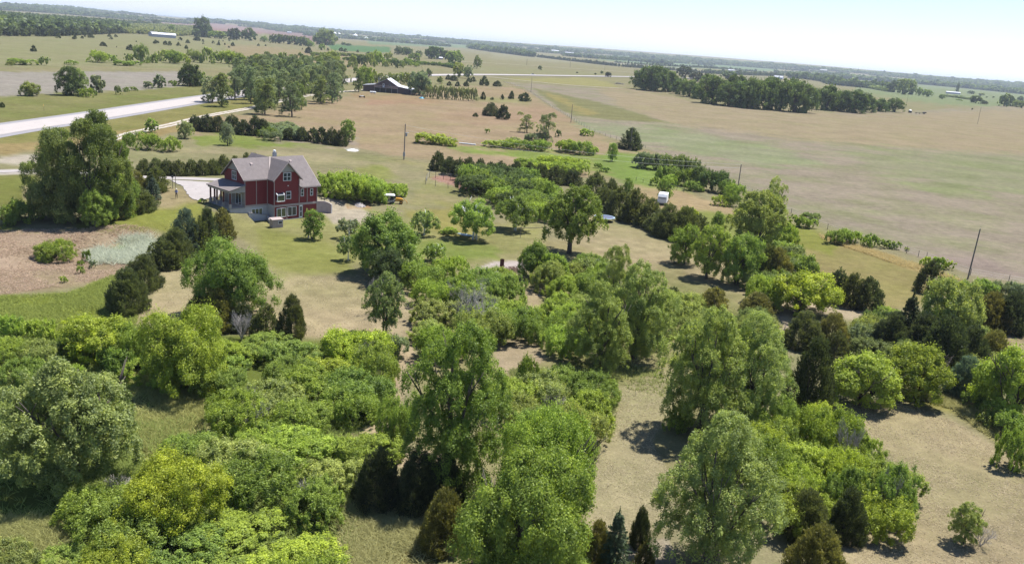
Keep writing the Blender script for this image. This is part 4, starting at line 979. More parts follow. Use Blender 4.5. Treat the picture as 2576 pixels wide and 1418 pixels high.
row('bush', [(770,790,875,130,'b'),(830,800,860,80,'g'),(1055,768,850,60,'w'),(1130,780,825,60,'g'),(1200,778,815,70,'g'),(1560,722,772,100,'g')], 'low bush along the far side of the highway', 'of these', 'bushes along the far side of the highway', 'g', (PS, 0, 0))
row('bush', [(880,458,565,200,'B'),(1000,490,562,100,'b'),(1110,545,592,170,'g'),(1180,480,556,130,'m'),(1200,548,588,140,'g'),(1270,403,568,130,'w'),(1370,490,566,110,'g'),(1455,450,552,140,'m'),(1560,458,572,150,'g'),(1640,490,566,130,'B'),(1740,450,560,150,'m'),(1855,430,572,140,'m'),(1950,465,565,120,'g'),(2045,458,575,150,'B'),(2130,490,582,120,'b'),(1310,540,570,60,'b')],
    'tree-high bush in the green line across the far pasture', 'of the line', 'bushes in the green line across the far pasture', 'g', (PS, 0, 0))
row('bush', [(190,528,586,210,'g'),(385,510,588,110,'w'),(635,540,582,110,'g'),(90,548,590,80,'m')], 'low bush at the far left beyond the grey field', 'of these', 'bushes beyond the grey field', 'g', (PS, 0, 0))
row('bush', [(60,470,580,160,'m'),(1100,500,602,90,'m'),(1165,500,595,120,'d'),(1250,480,602,110,'m'),(1320,458,592,140,'b'),(1400,545,602,70,'m'),(1420,470,560,90,'m'),(1480,530,612,84,'d'),(1540,562,612,64,'m'),(1690,552,598,54,'g'),(1080,560,608,70,'w'),(1590,520,590,100,'g'),(1650,560,600,90,'b')],
    'bush in the green hollow beyond the highway above the barn', 'of the hollow', 'bushes in the green hollow', 'g', (PS, 579, 0))
row('full', [(1515,418,492,90,'d'),(1560,425,492,60,'d'),(1600,430,496,80,'d'),(1650,480,545,110,'g'),(1690,455,500,70,'d'),(1810,420,530,130,'d'),(1870,430,530,90,'d'),(1925,455,535,70,'d'),(2005,455,570,145,'g')], 'dark round tree around the farmhouse beyond the highway', 'of these', 'trees around the farmhouse', 'd', (PS, 579, 0))
row('full', [(10,258,360,70,'k'),(55,256,362,70,'k'),(170,254,365,140,'d'),(305,325,378,74,'g'),(390,310,388,90,'d'),(450,312,392,90,'d'),(520,320,398,90,'d'),(580,325,402,90,'d'),(640,330,412,90,'d'),(690,345,415,80,'w'),(800,300,400,120,'w'),(860,266,404,190,'w'),(820,395,450,60,'g'),(1015,378,405,40,'d'),(1060,390,412,60,'d'),(720,370,420,70,'g')],
    'dark tree in the far line on the crest behind the brown rise', 'of the line', 'trees on the crest behind the brown rise', 'd', (PS, 579, 0))
row('full', [(1815,160,335,160,'d'),(1850,215,335,130,'d'),(1920,280,345,110,'g'),(1980,285,350,100,'g'),(1760,265,335,80,'d'),(1400,178,228,90,'d'),(1540,225,300,60,'g')], 'dark tree right of the long white barn', 'of these', 'trees right of the long white barn', 'd', (PS, 0, 0))
# dark grove at right
row('full', [(1620,170,226,67),(1650,168,230,72),(1682,178,231,60),(1712,198,238,45),(1735,202,244,55),(1768,205,250,55),(1800,192,262,87),(1838,210,268,75),(1868,205,270,70),(1900,200,274,77),(1930,205,276,72),(1962,202,278,75),(1998,206,282,80),(2030,212,284,65),(2082,216,278,67),(2118,232,280,57),(2150,228,284,75),(2180,238,282,55),(2214,249,281,45),(2250,248,282,47),(1786,190,240,62),(1855,190,250,62),(1945,196,255,62),(2000,200,260,62)],
    'tall dark tree in the grove on the big field', 'of the grove', 'trees of the grove on the big field', (.095, .135, .042))
plant('round', 1894, 243, 273, 38, 'B', 'small yellow-green tree at the edge of the dark grove')
plant('round', 2106, 250, 278, 32, 'b', 'light green bushy tree at the right part of the dark grove')
plant('round', 1723, 166, 198, 38, 'k', 'dark tree behind the dark grove, left of the pinkish bare one')
plant('dead', 1738, 185, 200, 26, label='pinkish bare tree behind the dark grove')
row('round', [(1755,182,206,40,'k'),(1780,186,206,36,'k'),(1831,180,200,42,'d')], 'dark tree standing behind the dark grove', 'of the three', 'trees behind the dark grove')
row('full', [(458,590,628,40,'d'),(1012,635,662,28,'d'),(1070,648,690,56,'k'),(530,418,466,58,'d'),(460,430,456,18,'d'),(795,445,492,64,'d'),(888,448,492,50,'w'),(935,465,492,32,'w'),(1135,475,506,38,'d'),(1320,485,522,34,'d'),(1395,495,530,44,'d'),(790,645,658,22,'k'),(955,655,670,20,'k')],
    'dark tree dotting the far fields beyond the highway', 'of these', 'trees dotting the far fields', 'd', (PS, 1230, 0))
Z4 = (PS, 1853.5, 72.3)
row('full', [(1420,470,572,130,'d'),(1490,455,590,120,'w'),(1560,460,592,120,'w'),(1640,530,602,64,'g'),(1715,548,610,92,'g'),(1845,590,630,62,'g'),(2100,555,586,64,'d'),(2190,575,602,52,'w'),(2150,603,670,96,'d'),(2222,645,678,60,'k'),(2400,585,697,100,'w'),(2450,600,695,80,'d'),(2505,640,702,60,'w'),(2545,605,652,60,'d'),(2560,650,712,70,'w'),(1982,480,572,32,'d'),(2710,640,720,90,'d')],
    'tree in the far group right of the big field', 'of these', 'trees right of the big field', 'd', Z4)
row('bush', [(1990,630,645,60,'g'),(2108,712,730,16,'k'),(1880,590,604,50,'w'),(1960,595,606,50,'w'),(2020,600,610,50,'w'),(2300,605,622,24,'d'),(2240,608,622,20,'d')], 'low bush near the far white shed at right', 'of these', 'bushes near the far white shed', 'g', Z4)

# far woods that read as one mass
def wood(name, poly, H, label, tint, sp, seed, kind='round'):
    rng = random.Random(seed); cs = [at(*q) for q in poly]; wp = [(c[0], c[1]) for c in cs]; xs = [c[0] for c in cs]; ys = [c[1] for c in cs]; it = []
    n = int((max(xs)-min(xs))*(max(ys)-min(ys))/sp/sp)
    X = np.array([rng.uniform(min(xs), max(xs)) for _ in range(min(n, 9000))]); Y = np.array([rng.uniform(min(ys), max(ys)) for _ in range(len(X))])
    ok = inpoly(X, Y, wp)
    for x, y in zip(X[ok], Y[ok]): h = H*rng.uniform(.7, 1.2); it.append((kind, x, y, h*rng.uniform(.8, 1.1), h))
    return merged(name, it, label, tint, seed)
wood('woodland', [(-160,92),(0,90),(110,90),(200,88),(300,84),(325,78),(300,66),(180,58),(0,48),(-160,44)], 15, 'broad wood of grey-green trees on the far left hill', (.095, .125, .060), 9, 31)
belt([(-160,93),(0,91),(110,92),(180,90),(260,86),(320,84)], 9, 'dark cedars along the foot of the far left wood', 'k', 1.0, 1, name='wood_edge', seed=32)
wood('woodland', [(300,84),(440,92),(520,88),(500,72),(420,66),(330,66)], 8, 'pale brushy scrub behind the long white barn', 'p', 9, 33)
belt([(520,92),(600,92),(640,94)], 10, 'dark scrub right of the long white barn', 'd', 1, 2, name='tree_belt', seed=34)
for i, (pts, H, tint, dep, kind, lab) in enumerate([
 ([(-100,20),(120,33),(260,44),(360,52)], 17, 'd', 4, 'round', 'far tree belt on the left horizon above the wood'),
 ([(-100,8),(150,22),(330,34),(520,48),(700,63)], 17, 'd', 4, 'round', 'hazy tree belt on the horizon at far left'),
 ([(470,52),(650,62),(850,80),(1000,92)], 16, 'd', 4, 'round', 'hazy tree belt on the horizon left of centre'),
 ([(300,60),(380,64)], 12, 'd', 2, 'round', 'dark tree clump on the hill left of the brown earth works'),
 ([(665,74),(760,84),(830,92)], 11, 'd', 3, 'round', 'tree belt below the horizon above the brown rise'),
 ([(880,82),(1000,92),(1180,104)], 11, 'd', 2, 'round', 'tree belt behind the far grain bins'),
 ([(915,98),(1000,100),(1110,108)], 10, 'd', 2, 'round', 'dark trees right of the far grain bins'),
 ([(1000,94),(1240,112),(1500,132)], 16, 'd', 4, 'round', 'hazy tree belt on the horizon at centre'),
 ([(1118,108),(1230,116),(1300,126)], 17, 'd', 4, 'round', 'long dark wood below the horizon left of the far farmsteads'),
 ([(1180,122),(1240,131),(1340,144)], 17, 'd', 4, 'round', 'lower edge of the long dark wood left of the far farmsteads'),
 ([(1480,130),(1700,148),(1960,170)], 16, 'd', 4, 'round', 'hazy tree belt on the horizon right of centre'),
 ([(1600,142),(1800,158),(2000,172),(2200,188)], 17, 'd', 5, 'round', 'tree belt under the horizon at right'),
 ([(1900,162),(2200,186),(2600,216)], 16, 'd', 4, 'round', 'hazy tree belt on the right horizon'),
 ([(2000,190),(2200,204),(2400,220),(2640,244)], 17, 'd', 6, 'round', 'dark tree belt at right beyond the far fields'),
 ([(2280,205),(2450,216),(2640,232)], 16, 'd', 4, 'round', 'second dark tree belt at the far right'),
 ([(1980,196),(2060,204),(2100,214),(2180,222),(2240,228)], 15, 'd', 6, 'round', 'dark wood between the dark grove and the far right group'),
 ([(1770,184),(1900,188),(1970,192)], 9, 'd', 2, 'round', 'dark trees behind the big dark grove'),
 ([(2080,212),(2180,222),(2240,232)], 7, 'w', 2, 'round', 'lower grey-green trees in front of the dark wood at right'),
 ([(1350,144),(1460,157),(1560,168),(1700,178),(1790,186),(1960,192)], 8.5, 'k', 2, 'cedar', 'long dark windbreak of conifers across the far pasture'),
 ([(1540,158),(1700,168),(1860,178),(1960,186)], 8, 'k', 1, 'cedar', 'second row of the dark conifer windbreak'),
 ([(1412,138),(1470,144),(1500,148)], 8, 'k', 1, 'cedar', 'short dark conifer row below the far farmsteads'),
 ([(1828,132),(2000,150)], 1, 'd', 1, 'round', None),
 ([(2370,242),(2430,250),(2470,256)], 3, 'w', 1, 'bush', 'low hedge beside the far white shed'),
 ([(860,152),(1000,160),(1100,166),(1140,172)], 4, 'g', 3, 'bush', 'green scrub floor of the hollow beyond the highway'),
 ([(780,140),(880,142),(960,150)], 4, 'm', 2, 'bush', 'low scrub behind the poplar grove'),
 ([(1240,120),(1262,122)], 6, 'k', 1, 'cedar', 'small dark clump below the long dark wood')]):
    if lab: belt(pts, H, lab, tint, 1.0, dep, kind, seed=50+i)

_r = random.Random(77); _k = 0
for d, H_ in ((1.0, 15), (3.5, 15), (6.5, 14), (10.0, 14), (14.0, 13), (19.0, 12)):
    x = -120+_r.uniform(0, 200)
    while x < 2640:
        l = _r.uniform(220, 620); x1 = min(x+l, 2700)
        if x < 2600 and not (d > 12 and x < 900 and _r.random() < .5):
            belt([(q, HOR0+SLOPE*q+d+_r.uniform(-.7, .7)) for q in np.linspace(x, x1, 4)], H_, 'hazy blue-grey tree belt near the horizon', 'd', .9, 2, 'round', seed=200+_k); _k += 1
        x = x1+_r.uniform(20, 200)*(1 if d < 3 else 2.0)
# grass standing tall where nobody mows
tufts('tall_grass', [(860,1270),(1070,1260),(1090,1450),(860,1450)], 5000, .75, (0.414,0.397,0.186), 'tall dry grass at bottom centre left of the lit cedar', 1)
tufts('tall_grass', [(330,930),(500,960),(560,1040),(520,1100),(380,1160),(320,1120)], 4500, .7, (0.384,0.381,0.143), 'tall dry grass in the gap between the left thickets', 2)
tufts('tall_grass', [(0,745),(170,738),(290,692),(345,780),(340,840),(0,860)], 9000, .4, (0.291,0.333,0.086), 'tall green grass below the red meadow', 3)
tufts('tall_grass', [(-60,850),(350,840),(380,1000),(340,1200),(320,1340),(-60,1340)], 9000, .6, (0.291,0.349,0.100), 'rank green grass under the big open elm', 4)
tufts('tall_grass', [(0,1310),(170,1320),(150,1450),(-60,1450)], 3500, .8, (0.384,0.381,0.157), 'tall yellow grass at the lower left corner', 5)
tufts('tall_grass', [(2260,990),(2400,1030),(2600,1190),(2620,1130),(2480,1010),(2300,960)], 4500, .6, (0.384,0.365,0.157), 'tall dry grass below the lime-green trees at right', 6)
tufts('tall_grass', [(300,1080),(900,1000),(1000,1100),(900,1300),(860,1450),(150,1450)], 6000, .9, (0.276,0.333,0.100), 'rank grass between the lower left bushes', 7)
tufts('tall_grass', [(1280,930),(1560,930),(1540,1100),(1480,1180),(1300,1080)], 5000, .6, (0.291,0.317,0.114), 'rank grass between the bushes left of the mown lane', 8)
tufts('tall_grass', [(2060,590),(2300,660),(2420,706),(2330,690),(2070,602)], 2500, .7, (0.491,0.397,0.186), 'tall dry grass along the right fence', 9)
tufts('dry_reeds', [(215,640),(300,600),(395,590),(400,640),(330,665),(235,668)], 2600, 1.3, (0.520,0.546,0.429), 'pale flattened reeds in the red meadow', 10, .035)
tufts('cut_grass', [(1480,1340),(1490,1200),(1540,980),(1700,920),(1700,1000),(1640,1110),(1690,1200),(1670,1340)], 2500, .07, (.44,.385,.25), 'short dry stubble of the mown lane', 11, .05)
tufts('cut_grass', [(2060,1030),(2240,1000),(2400,1060),(2620,1200),(2640,1450),(2060,1450),(2290,1300),(2240,1160)], 5000, .07, (.44,.37,.245), 'short dry stubble of the slope at lower right', 12, .05)
tufts('cut_grass', [(430,660),(700,700),(950,690),(1060,760),(1010,880),(760,850),(330,800)], 2500, .06, (.45,.39,.255), 'short dry stubble of the lawn left of centre', 13, .06)
tufts('weeds', [(1380,860),(1700,740),(1960,800),(2000,900),(1900,1050),(1500,960)], 5000, .5, (0.291,0.317,0.114), 'rank grass under the elms right of centre', 14)
tufts('pasture_grass', [(-20,580),(180,575),(390,575),(390,640),(290,700),(-20,745)], 6000, .25, (0.481,0.370,0.273), 'reddish dry meadow grass at left', 15)

_bad = [(o.name, o['label']) for o in bpy.data.objects if 'label' in o and not 4 <= len(o['label'].replace(',', '').split()) <= 16]
if _bad: print('LABEL LENGTH', _bad[:12], len(_bad))
from collections import Counter
print('COUNTS', Counter(o.name.split('.')[0] for o in bpy.data.objects if o.parent is None).most_common(14), 'tris', sum(len(m.polygons)*2 for m in bpy.data.meshes))
# ------------------------------------------------------------------ red house
M['siding'] = banded('red_siding', (.185, .026, .030), .16, 'Z', .02, .6, .10, .72)
M['shingle'] = banded('roof_shingles', (.165, .142, .138), .22, 'Z', .015, .9, .16, .86, .15)
M['trim'] = plain('trim', (.33, .27, .25), .6, .06)
M['gable'] = plain('gable_shingle', (.33, .31, .28), .8, .10, 8, bump=.02)
M['winframe'] = plain('window_frame', (.66, .66, .66), .4, .04)
M['glass'] = plain('glass', (.022, .030, .045), .06, .1, spec=.7)
M['glass_green'] = plain('glass_green', (.07, .085, .05), .12, .3, 1.5, spec=.7)
M['concrete'] = plain('concrete', (.40, .39, .38), .85, .12, 1.2, bump=.006)
M['porchwood'] = plain('porch_column', (.10, .025, .022), .6, .15)
M['tan'] = plain('porch_wall', (.33, .30, .27), .7, .08)
M['white'] = plain('white_paint', (.70, .70, .69), .45, .06)
M['dark'] = plain('dark', (.03, .03, .032), .5, .2)
M['grey'] = plain('grey_metal', (.30, .31, .33), .45, .12, metal=.4)
M['darkfloor'] = plain('deck', (.26, .26, .26), .8, .1)
L1, JOG, L2, L3, DEP = 4.48, 1.93, 5.16, 3.82, 6.71
ZS, ZE, ZP, ZE3, ZR = 2.80, 7.54, 10.26, 6.03, 10.33
A2, A3 = L1+L2, L1+L2+L3
H = empty('house', (HA[0], HA[1], 0), HTH)
tag(H, 'red three-storey farmhouse with grey gabled roof, porch and concrete walk-out basement', 'house')
SK = 0.16
mb = MB()                                                 # concrete basement, left block and porch
mb.box(0, L1+.0, 0, DEP, -.6, ZS-.3); mb.build('foundation', M['concrete'], H)
mb = MB(); mb.prism([(0, 0, ZS), (0, DEP, ZS), (0, DEP, ZE), (0, DEP/2, ZR-.12), (0, 0, ZE)][::-1], (L1, 0, 0)); mb.build('wall', M['siding'], H)
mb = MB(); mb.prism([(L1, -JOG, -.3), (A2, -JOG, -.3), (A2, -JOG, ZE), ((L1+A2)/2, -JOG, ZP-.1), (L1, -JOG, ZE)], (0, DEP+JOG+2.4, 0)); mb.build('wall', M['siding'], H)
mb = MB(); mb.prism([(A2, -JOG+.03, -.3), (A2, DEP-.02, -.3), (A2, DEP-.02, ZE-.02), (A2, DEP/2, ZR-.14), (A2, -JOG+.03, ZE3)][::-1], (L3, 0, 0)); mb.build('wall', M['siding'], H)
# roofs: thick slabs
def slab(poly, name='roof', mat='shingle', t=.17):
    m_ = MB(); m_.prism(poly, (0, 0, -t)); return m_.build(name, M[mat], H)
OV = .42; sl_ = (ZR-ZE)/(DEP/2)
r1 = slab([(-OV, -OV, ZE-OV*sl_+.1), (L1+1.5, -OV, ZE-OV*sl_+.1), (L1+2.4, DEP/2, ZR+.1), (-OV, DEP/2, ZR+.1)])
slab([(-OV, DEP/2, ZR+.1), (A3+OV, DEP/2, ZR+.1), (A3+OV, DEP+OV, ZE-OV*sl_+.1), (-OV, DEP+OV, ZE-OV*sl_+.1)])
s3 = (ZR-ZE3)/(DEP/2+JOG)
r3 = slab([(A2+.02, -JOG-OV, ZE3-OV*s3+.1), (A3+OV, -JOG-OV, ZE3-OV*s3+.1), (A3+OV, DEP/2, ZR+.1), (L1+2.6, DEP/2, ZR+.1)])
cu = (L1+A2)/2; sc_ = (ZP-ZE)/(L2/2)
for s in (-1, 1):
    e = cu+s*(L2/2+OV); ez = ZE-OV*sc_+.1
    P_ = [(cu, -JOG-OV, ZP+.1), (cu, DEP+2.8, ZP+.1), (e, DEP+2.8, ez), (e, -JOG-OV, ez)]
    slab(P_ if s > 0 else P_[::-1])
# fascia and rake boards
def board(a, b, h=.2, t=.05, name='fascia', mat='trim'):
    a = np.array(a, float); b = np.array(b, float); d = unit(b-a); n = np.array([d[1], -d[0], 0]); n = n/(np.linalg.norm(n)+1e-9) if np.linalg.norm(n) > .1 else np.array([0, -1.0, 0])
    m_ = MB(); q = [a-n*t, a+n*t, b+n*t, b-n*t]; m_.hexa([tuple(p-[0, 0, h]) for p in q], [tuple(p) for p in q]); return m_.build(name, M[mat], H)
ez = ZE-OV*sl_+.06
board((-OV-.03, -OV-.03, ez), (L1+.1, -OV-.03, ez)); board((-OV-.03, -OV, ez), (-OV-.03, DEP/2, ZR+.07)); board((-OV-.03, DEP/2, ZR+.07), (-OV-.03, DEP+OV, ez))
for s in (-1, 1): board((cu+s*(L2/2+OV), -JOG-OV-.04, ZE-OV*sc_+.06), (cu, -JOG-OV-.04, ZP+.07), .24)
board((A2+.3, -JOG-OV-.03, ZE3-OV*s3+.06), (A3+OV, -JOG-OV-.03, ZE3-OV*s3+.06)); board((A3+OV+.03, -JOG-OV, ZE3-OV*s3+.06), (A3+OV+.03, DEP/2, ZR+.07))
# pale valley flashing
mb = MB(); va = np.array([L1+.02, -OV-.02, ZE-OV*sl_+.16]); vb = np.array([cu-.1, DEP/2-.1, ZR+.12]); dd_ = np.array([.09, -.02, .0])
mb.hexa([va-dd_, va+dd_, vb+dd_, vb-dd_], [va-dd_+[0, 0, .05], va+dd_+[0, 0, .05], vb+dd_+[0, 0, .05], vb-dd_+[0, 0, .05]]); mb.build('valley_flashing', M['trim'], H)
# gable infill panels in grey-tan above the red
def tri(y, zb, half, c, zt, name='gable_panel'):
    m_ = MB(); m_.prism([(c-half, y, zb), (c+half, y, zb), (c, y, zt)], (0, -.04, 0)); return m_.build(name, M['gable'], H)
zb = 8.5; tri(-JOG-.01, zb, (ZP-.12-zb)/sc_, cu, ZP-.12)
m_ = MB(); hb = (ZR-.14-8.45)/sl_; m_.prism([(-.01, DEP/2+hb, 8.45), (-.01, DEP/2-hb, 8.45), (-.01, DEP/2, ZR-.14)], (-.04, 0, 0)); m_.build('gable_panel', M['gable'], H)
# corner boards and belts
def vb_(u, v, z0, z1, w=.11): m_ = MB(); m_.box(u-w/2, u+w/2, v-.07, v+.05, z0, z1); m_.build('corner_board', M['trim'], H)
for u, v, z0, z1 in [(-.01, -.02, ZS, ZE-.25), (2.2, -.02, ZS, ZE-.25), (L1-.12, -.02, ZS, ZE-.3), (L1+.04, -JOG-.02, 0, ZE-.1), (A2-.03, -JOG-.02, 0, ZE-.2), (11.3, -JOG+.0, ZS, ZE3-.2), (A3-.04, -JOG+.0, 0, ZE3-.25), (cu+.0, -JOG-.02, 0, ZS-.3), (A2+.72, -JOG, 0, ZS-.3)]: vb_(u, v, z0, z1)
mb = MB(); mb.box(-.04, L1-.05, -.05, .0, ZS-.3, ZS); mb.build('belt_board', M['trim'], H)
mb = MB(); mb.box(L1-.04, A2+.0, -JOG-.06, -JOG+.01, ZS-.38, ZS); mb.build('belt_board', M['trim'], H)
mb = MB(); mb.box(A2+.04, A3+.04, -JOG-.03, -JOG+.04, ZS-.38, ZS); mb.build('belt_board', M['trim'], H)
mb = MB(); mb.box(L1-.05, L1+.01, -JOG+.0, -.07, -.3, ZS-.02); mb.build('foundation', M['concrete'], H)
mb = MB(); mb.box(L1-.02, A2+.1, -JOG-.1, -JOG-.01, -.3, .12); mb.build('foundation_sill', M['concrete'], H)
def window(u0, u1, z0, z1, y, n=1, rail=True, glass='glass', side=None, fr=.09):
    """frame bars, panes set back behind them; side: wall at u=side facing left instead of front"""
    tr = (lambda a, b, c: (a, y-b, c)) if side is None else (lambda a, b, c: (side-b, -a, c))
    def bx(m_, a0, a1, b0, b1, c0, c1):
        m_.hexa([tr(a0, b1, c0), tr(a1, b1, c0), tr(a1, b0, c0), tr(a0, b0, c0)], [tr(a0, b1, c1), tr(a1, b1, c1), tr(a1, b0, c1), tr(a0, b0, c1)])
    m_ = MB(); bx(m_, u0, u1, 0, .09, z1-fr, z1); bx(m_, u0, u1, 0, .09, z0, z0+fr)
    xs = np.linspace(u0, u1-fr, n+1)
    for x in xs: bx(m_, x, x+fr, 0, .085, z0+fr, z1-fr)
    if rail: bx(m_, u0+fr, u1-fr, .0, .07, (z0+z1)/2-.035, (z0+z1)/2+.035)
    w = m_.build('window', M['winframe'], H)
    for i in range(n):
        p = MB(); bx(p, xs[i]+fr, xs[i+1], .0, .03, z0+fr, z1-fr); p.build('pane', M[glass], w)
    return w
W0 = -JOG-.01
window(6.27, 7.89, 6.95, 8.4, W0, 2); window(6.85, 7.9, 3.68, 5.1, W0, 1)
window(9.95, 10.6, 3.98, 5.3, W0+.03, 1); window(11.92, 12.55, 3.95, 5.25, W0+.03, 1)
window(5.0, 6.9, .55, 2.2, W0, 2, False, 'glass_green'); window(7.2, 9.05, .62, 2.28, W0, 2, False)
window(1.2, 3.4, .72, 2.1, -.01, 3, False, 'glass_green')
window(-DEP/2-.72, -DEP/2+.72, 6.75, 8.3, 0, 2, True, 'glass', side=-.01)
# garden window: glazed box
g0, g1, gz0, gz1 = 4.85, 6.35, 3.5, 5.0; m_ = MB()
for u in (g0, g1-.09): m_.box(u, u+.09, W0-.50, W0-.41, gz0, gz1-.35); m_.hexa([(u, W0-.5, gz1-.45), (u+.09, W0-.5, gz1-.45), (u+.09, W0-.02, gz1-.1), (u, W0-.02, gz1-.1)], [(u, W0-.5, gz1-.35), (u+.09, W0-.5, gz1-.35), (u+.09, W0-.02, gz1), (u, W0-.02, gz1)])
m_.box(g0+.09, g1-.09, W0-.5, W0-.41, gz1-.45, gz1-.35); m_.box(g0, g1, W0-.52, W0, gz0-.08, gz0+.04)
gw = m_.build('garden_window', M['white'], H)
m_ = MB(); m_.box(g0+.1, g1-.1, W0-.45, W0-.42, gz0+.05, gz1-.46); m_.build('pane', M['glass_green'], gw)
m_ = MB(); m_.hexa([(g0+.1, W0-.44, gz1-.44), (g1-.1, W0-.44, gz1-.44), (g1-.1, W0-.02, gz1-.12), (g0+.1, W0-.02, gz1-.12)], [(g0+.1, W0-.44, gz1-.41), (g1-.1, W0-.44, gz1-.41), (g1-.1, W0-.02, gz1-.09), (g0+.1, W0-.02, gz1-.09)]); m_.build('pane', M['glass'], gw)
m_ = MB(); m_.box(A2+.03, A2+.69, W0-.04, W0+.02, .08, 2.4); dr = m_.build('door', M['white'], H)
for z in (.35, 1.3): m_ = MB(); m_.box(A2+.17, A2+.55, W0-.06, W0-.035, z, z+.85); m_.build('pane', M['glass'], dr)
for u, z in ((7.2, 6.0), (12.1, 5.75)): m_ = MB(); m_.box(u, u+.16, W0-.14, W0+.02, z, z+.16); m_.build('wall_vent', M['white'], H)
# chimney, roof vents
m_ = MB(); m_.box(8.6, 9.2, 4.6, 5.1, 8.4, 10.95); ch = m_.build('chimney', M['grey'], H)
m_ = MB(); m_.lathe([(.02, .42), (.26, .32), (.26, .12), (.14, 0), (.14, -.1)][::-1], 12, (8.9, 4.85, 11.0)); m_.build('chimney_cap', M['white'], ch)
for u, v in ((2.6, 2.2), (10.6, 2.35)):
    z = (ZE+v*sl_ if u < 5 else ZE3+(v+JOG)*s3)+.1; m_ = MB(); m_.hexa([(u-.28, v-.3, z-.25), (u+.28, v-.3, z-.25), (u+.28, v+.25, z+.1), (u-.28, v+.25, z+.1)], [(u-.22, v-.22, z+.12), (u+.22, v-.22, z+.12), (u+.22, v+.2, z+.22), (u-.22, v+.2, z+.22)]); m_.build('roof_vent', M['trim'], H)
# porch
PF = ZS-.32; PW = -2.77
m_ = MB(); m_.box(PW, -.0, .02, DEP+.3, -.4, PF-.14); pb = m_.build('porch_base', M['concrete'], H)
m_ = MB(); m_.box(PW-.1, -.01, -.06, DEP+.4, PF-.14, PF); m_.build('porch_floor', M['darkfloor'], H)
m_ = MB(); m_.box(-.05, .0, .02, DEP, PF, 5.6); m_.build('porch_wall', M['tan'], H)
for v0, v1 in ((1.0, 2.9), (4.2, 5.2)): window(-v1, -v0, PF+.1, PF+2.2, 0, 2, False, 'glass', side=-.06)
PE = 5.45
m_ = MB(); m_.hexa([(PW-.4, -.45, PE), (-.0, -.45, PE+.85), (-.0, DEP+.6, PE+.85), (PW-.4, DEP+.6, PE)], [(PW-.4, -.45, PE+.14), (-.0, -.45, PE+.99), (-.0, DEP+.6, PE+.99), (PW-.4, DEP+.6, PE+.14)]); m_.build('porch_roof', M['shingle'], H)
m_ = MB(); m_.box(PW-.2, PW+.1, -.2, DEP+.4, PE-.32, PE-.02); m_.build('porch_beam', M['tan'], H)
m_ = MB(); m_.box(PW+.1, -.1, -.2, .06, PE-.32, PE-.02); m_.build('porch_beam', M['tan'], H)
m_ = MB(); m_.prism([(PW-.1, -.2, PE-.02), (-.1, -.2, PE-.02), (-.1, -.2, PE+.8)], (0, .06, 0)); m_.build('porch_gable', M['tan'], H)
for u, v in [(PW+.02, .1), (PW+.02, 2.25), (PW+.02, 4.4), (PW+.02, 6.6), (-1.9, 6.75), (-.7, 6.75)]:
    m_ = MB(); m_.box(u-.11, u+.11, v-.11, v+.11, PF+.75, PE-.3); c_ = m_.build('porch_column', M['porchwood'], H)
    m_ = MB(); m_.box(u-.19, u+.19, v-.19, v+.19, PF, PF+.75); m_.build('column_base', M['tan'], c_)
def railing(a, b):
    a = np.array(a, float); b = np.array(b, float); n = int(np.linalg.norm(b-a)/.16); m_ = MB()
    m_.tube([a+[0, 0, .85], b+[0, 0, .85]], .035, 4); m_.tube([a+[0, 0, .1], b+[0, 0, .1]], .03, 4)
    for i in range(n): p = a+(b-a)*(i+.5)/n; m_.tube([p+[0, 0, .1], p+[0, 0, .85]], .016, 4, False)
    m_.build('railing', M['trim'], H)
railing((PW+.2, .0, PF), (-.1, .0, PF))
for v0, v1 in ((.3, 2.05), (2.45, 4.2), (4.6, 6.4)): railing((PW+.02, v0, PF), (PW+.02, v1, PF))
railing((PW+.2, 6.75, PF), (-.2, 6.75, PF))
def hloc(u, v, z=0): return np.array([HA[0]+u*HU[0]+v*HV[0], HA[1]+u*HU[1]+v*HV[1], z])
# retaining walls
def rwall(pts, tops, name, label, t=.12):
    o = empty(name, (0, 0, 0)); m_ = MB(); c_ = MB()
    for i in range(len(pts)-1):
        a, b = np.array(pts[i]), np.array(pts[i+1]); d = unit(np.append(b-a, 0))[:2]; n = np.array([d[1], -d[0]])*t
        q = [a-n, a+n, b+n, b-n]; tz = [tops[i], tops[i], tops[i+1], tops[i+1]]
        m_.hexa([(p[0], p[1], -.5) for p in q], [(p[0], p[1], z) for p, z in zip(q, tz)])
        q = [a-n*1.25, a+n*1.25, b+n*1.25, b-n*1.25]
        c_.hexa([(p[0], p[1], z+.002) for p, z in zip(q, tz)], [(p[0], p[1], z+.07) for p, z in zip(q, tz)])
    tag(o, label, 'retaining wall'); m_.build('wall', M['concrete'], o); c_.build('coping', M['gravel_white'], o)
g = [hloc(.4, -.1)[:2], at(668, 549)[:2], at(676, 556)[:2], at(683, 562)[:2]]
rwall([hloc(.55, -.15)[:2], at(672, 553)[:2], at(681, 562.5)[:2]], [1.5, .85, .35], 'retaining_wall', 'short sloping concrete wall at the front left of the red house')
pts = [hloc(A3+.06, 1.2)[:2]]
for k in range(9):
    a = k/8*1.45; pts.append(hloc(A3+.2+3.7*sin(a)*1.05, 1.2-1.5*(1-cos(a))*1.6)[:2])
rwall(pts, [2.1]*7+[1.95, 1.8, 1.6], 'retaining_wall', 'curved grey concrete retaining wall at the right corner of the red house')
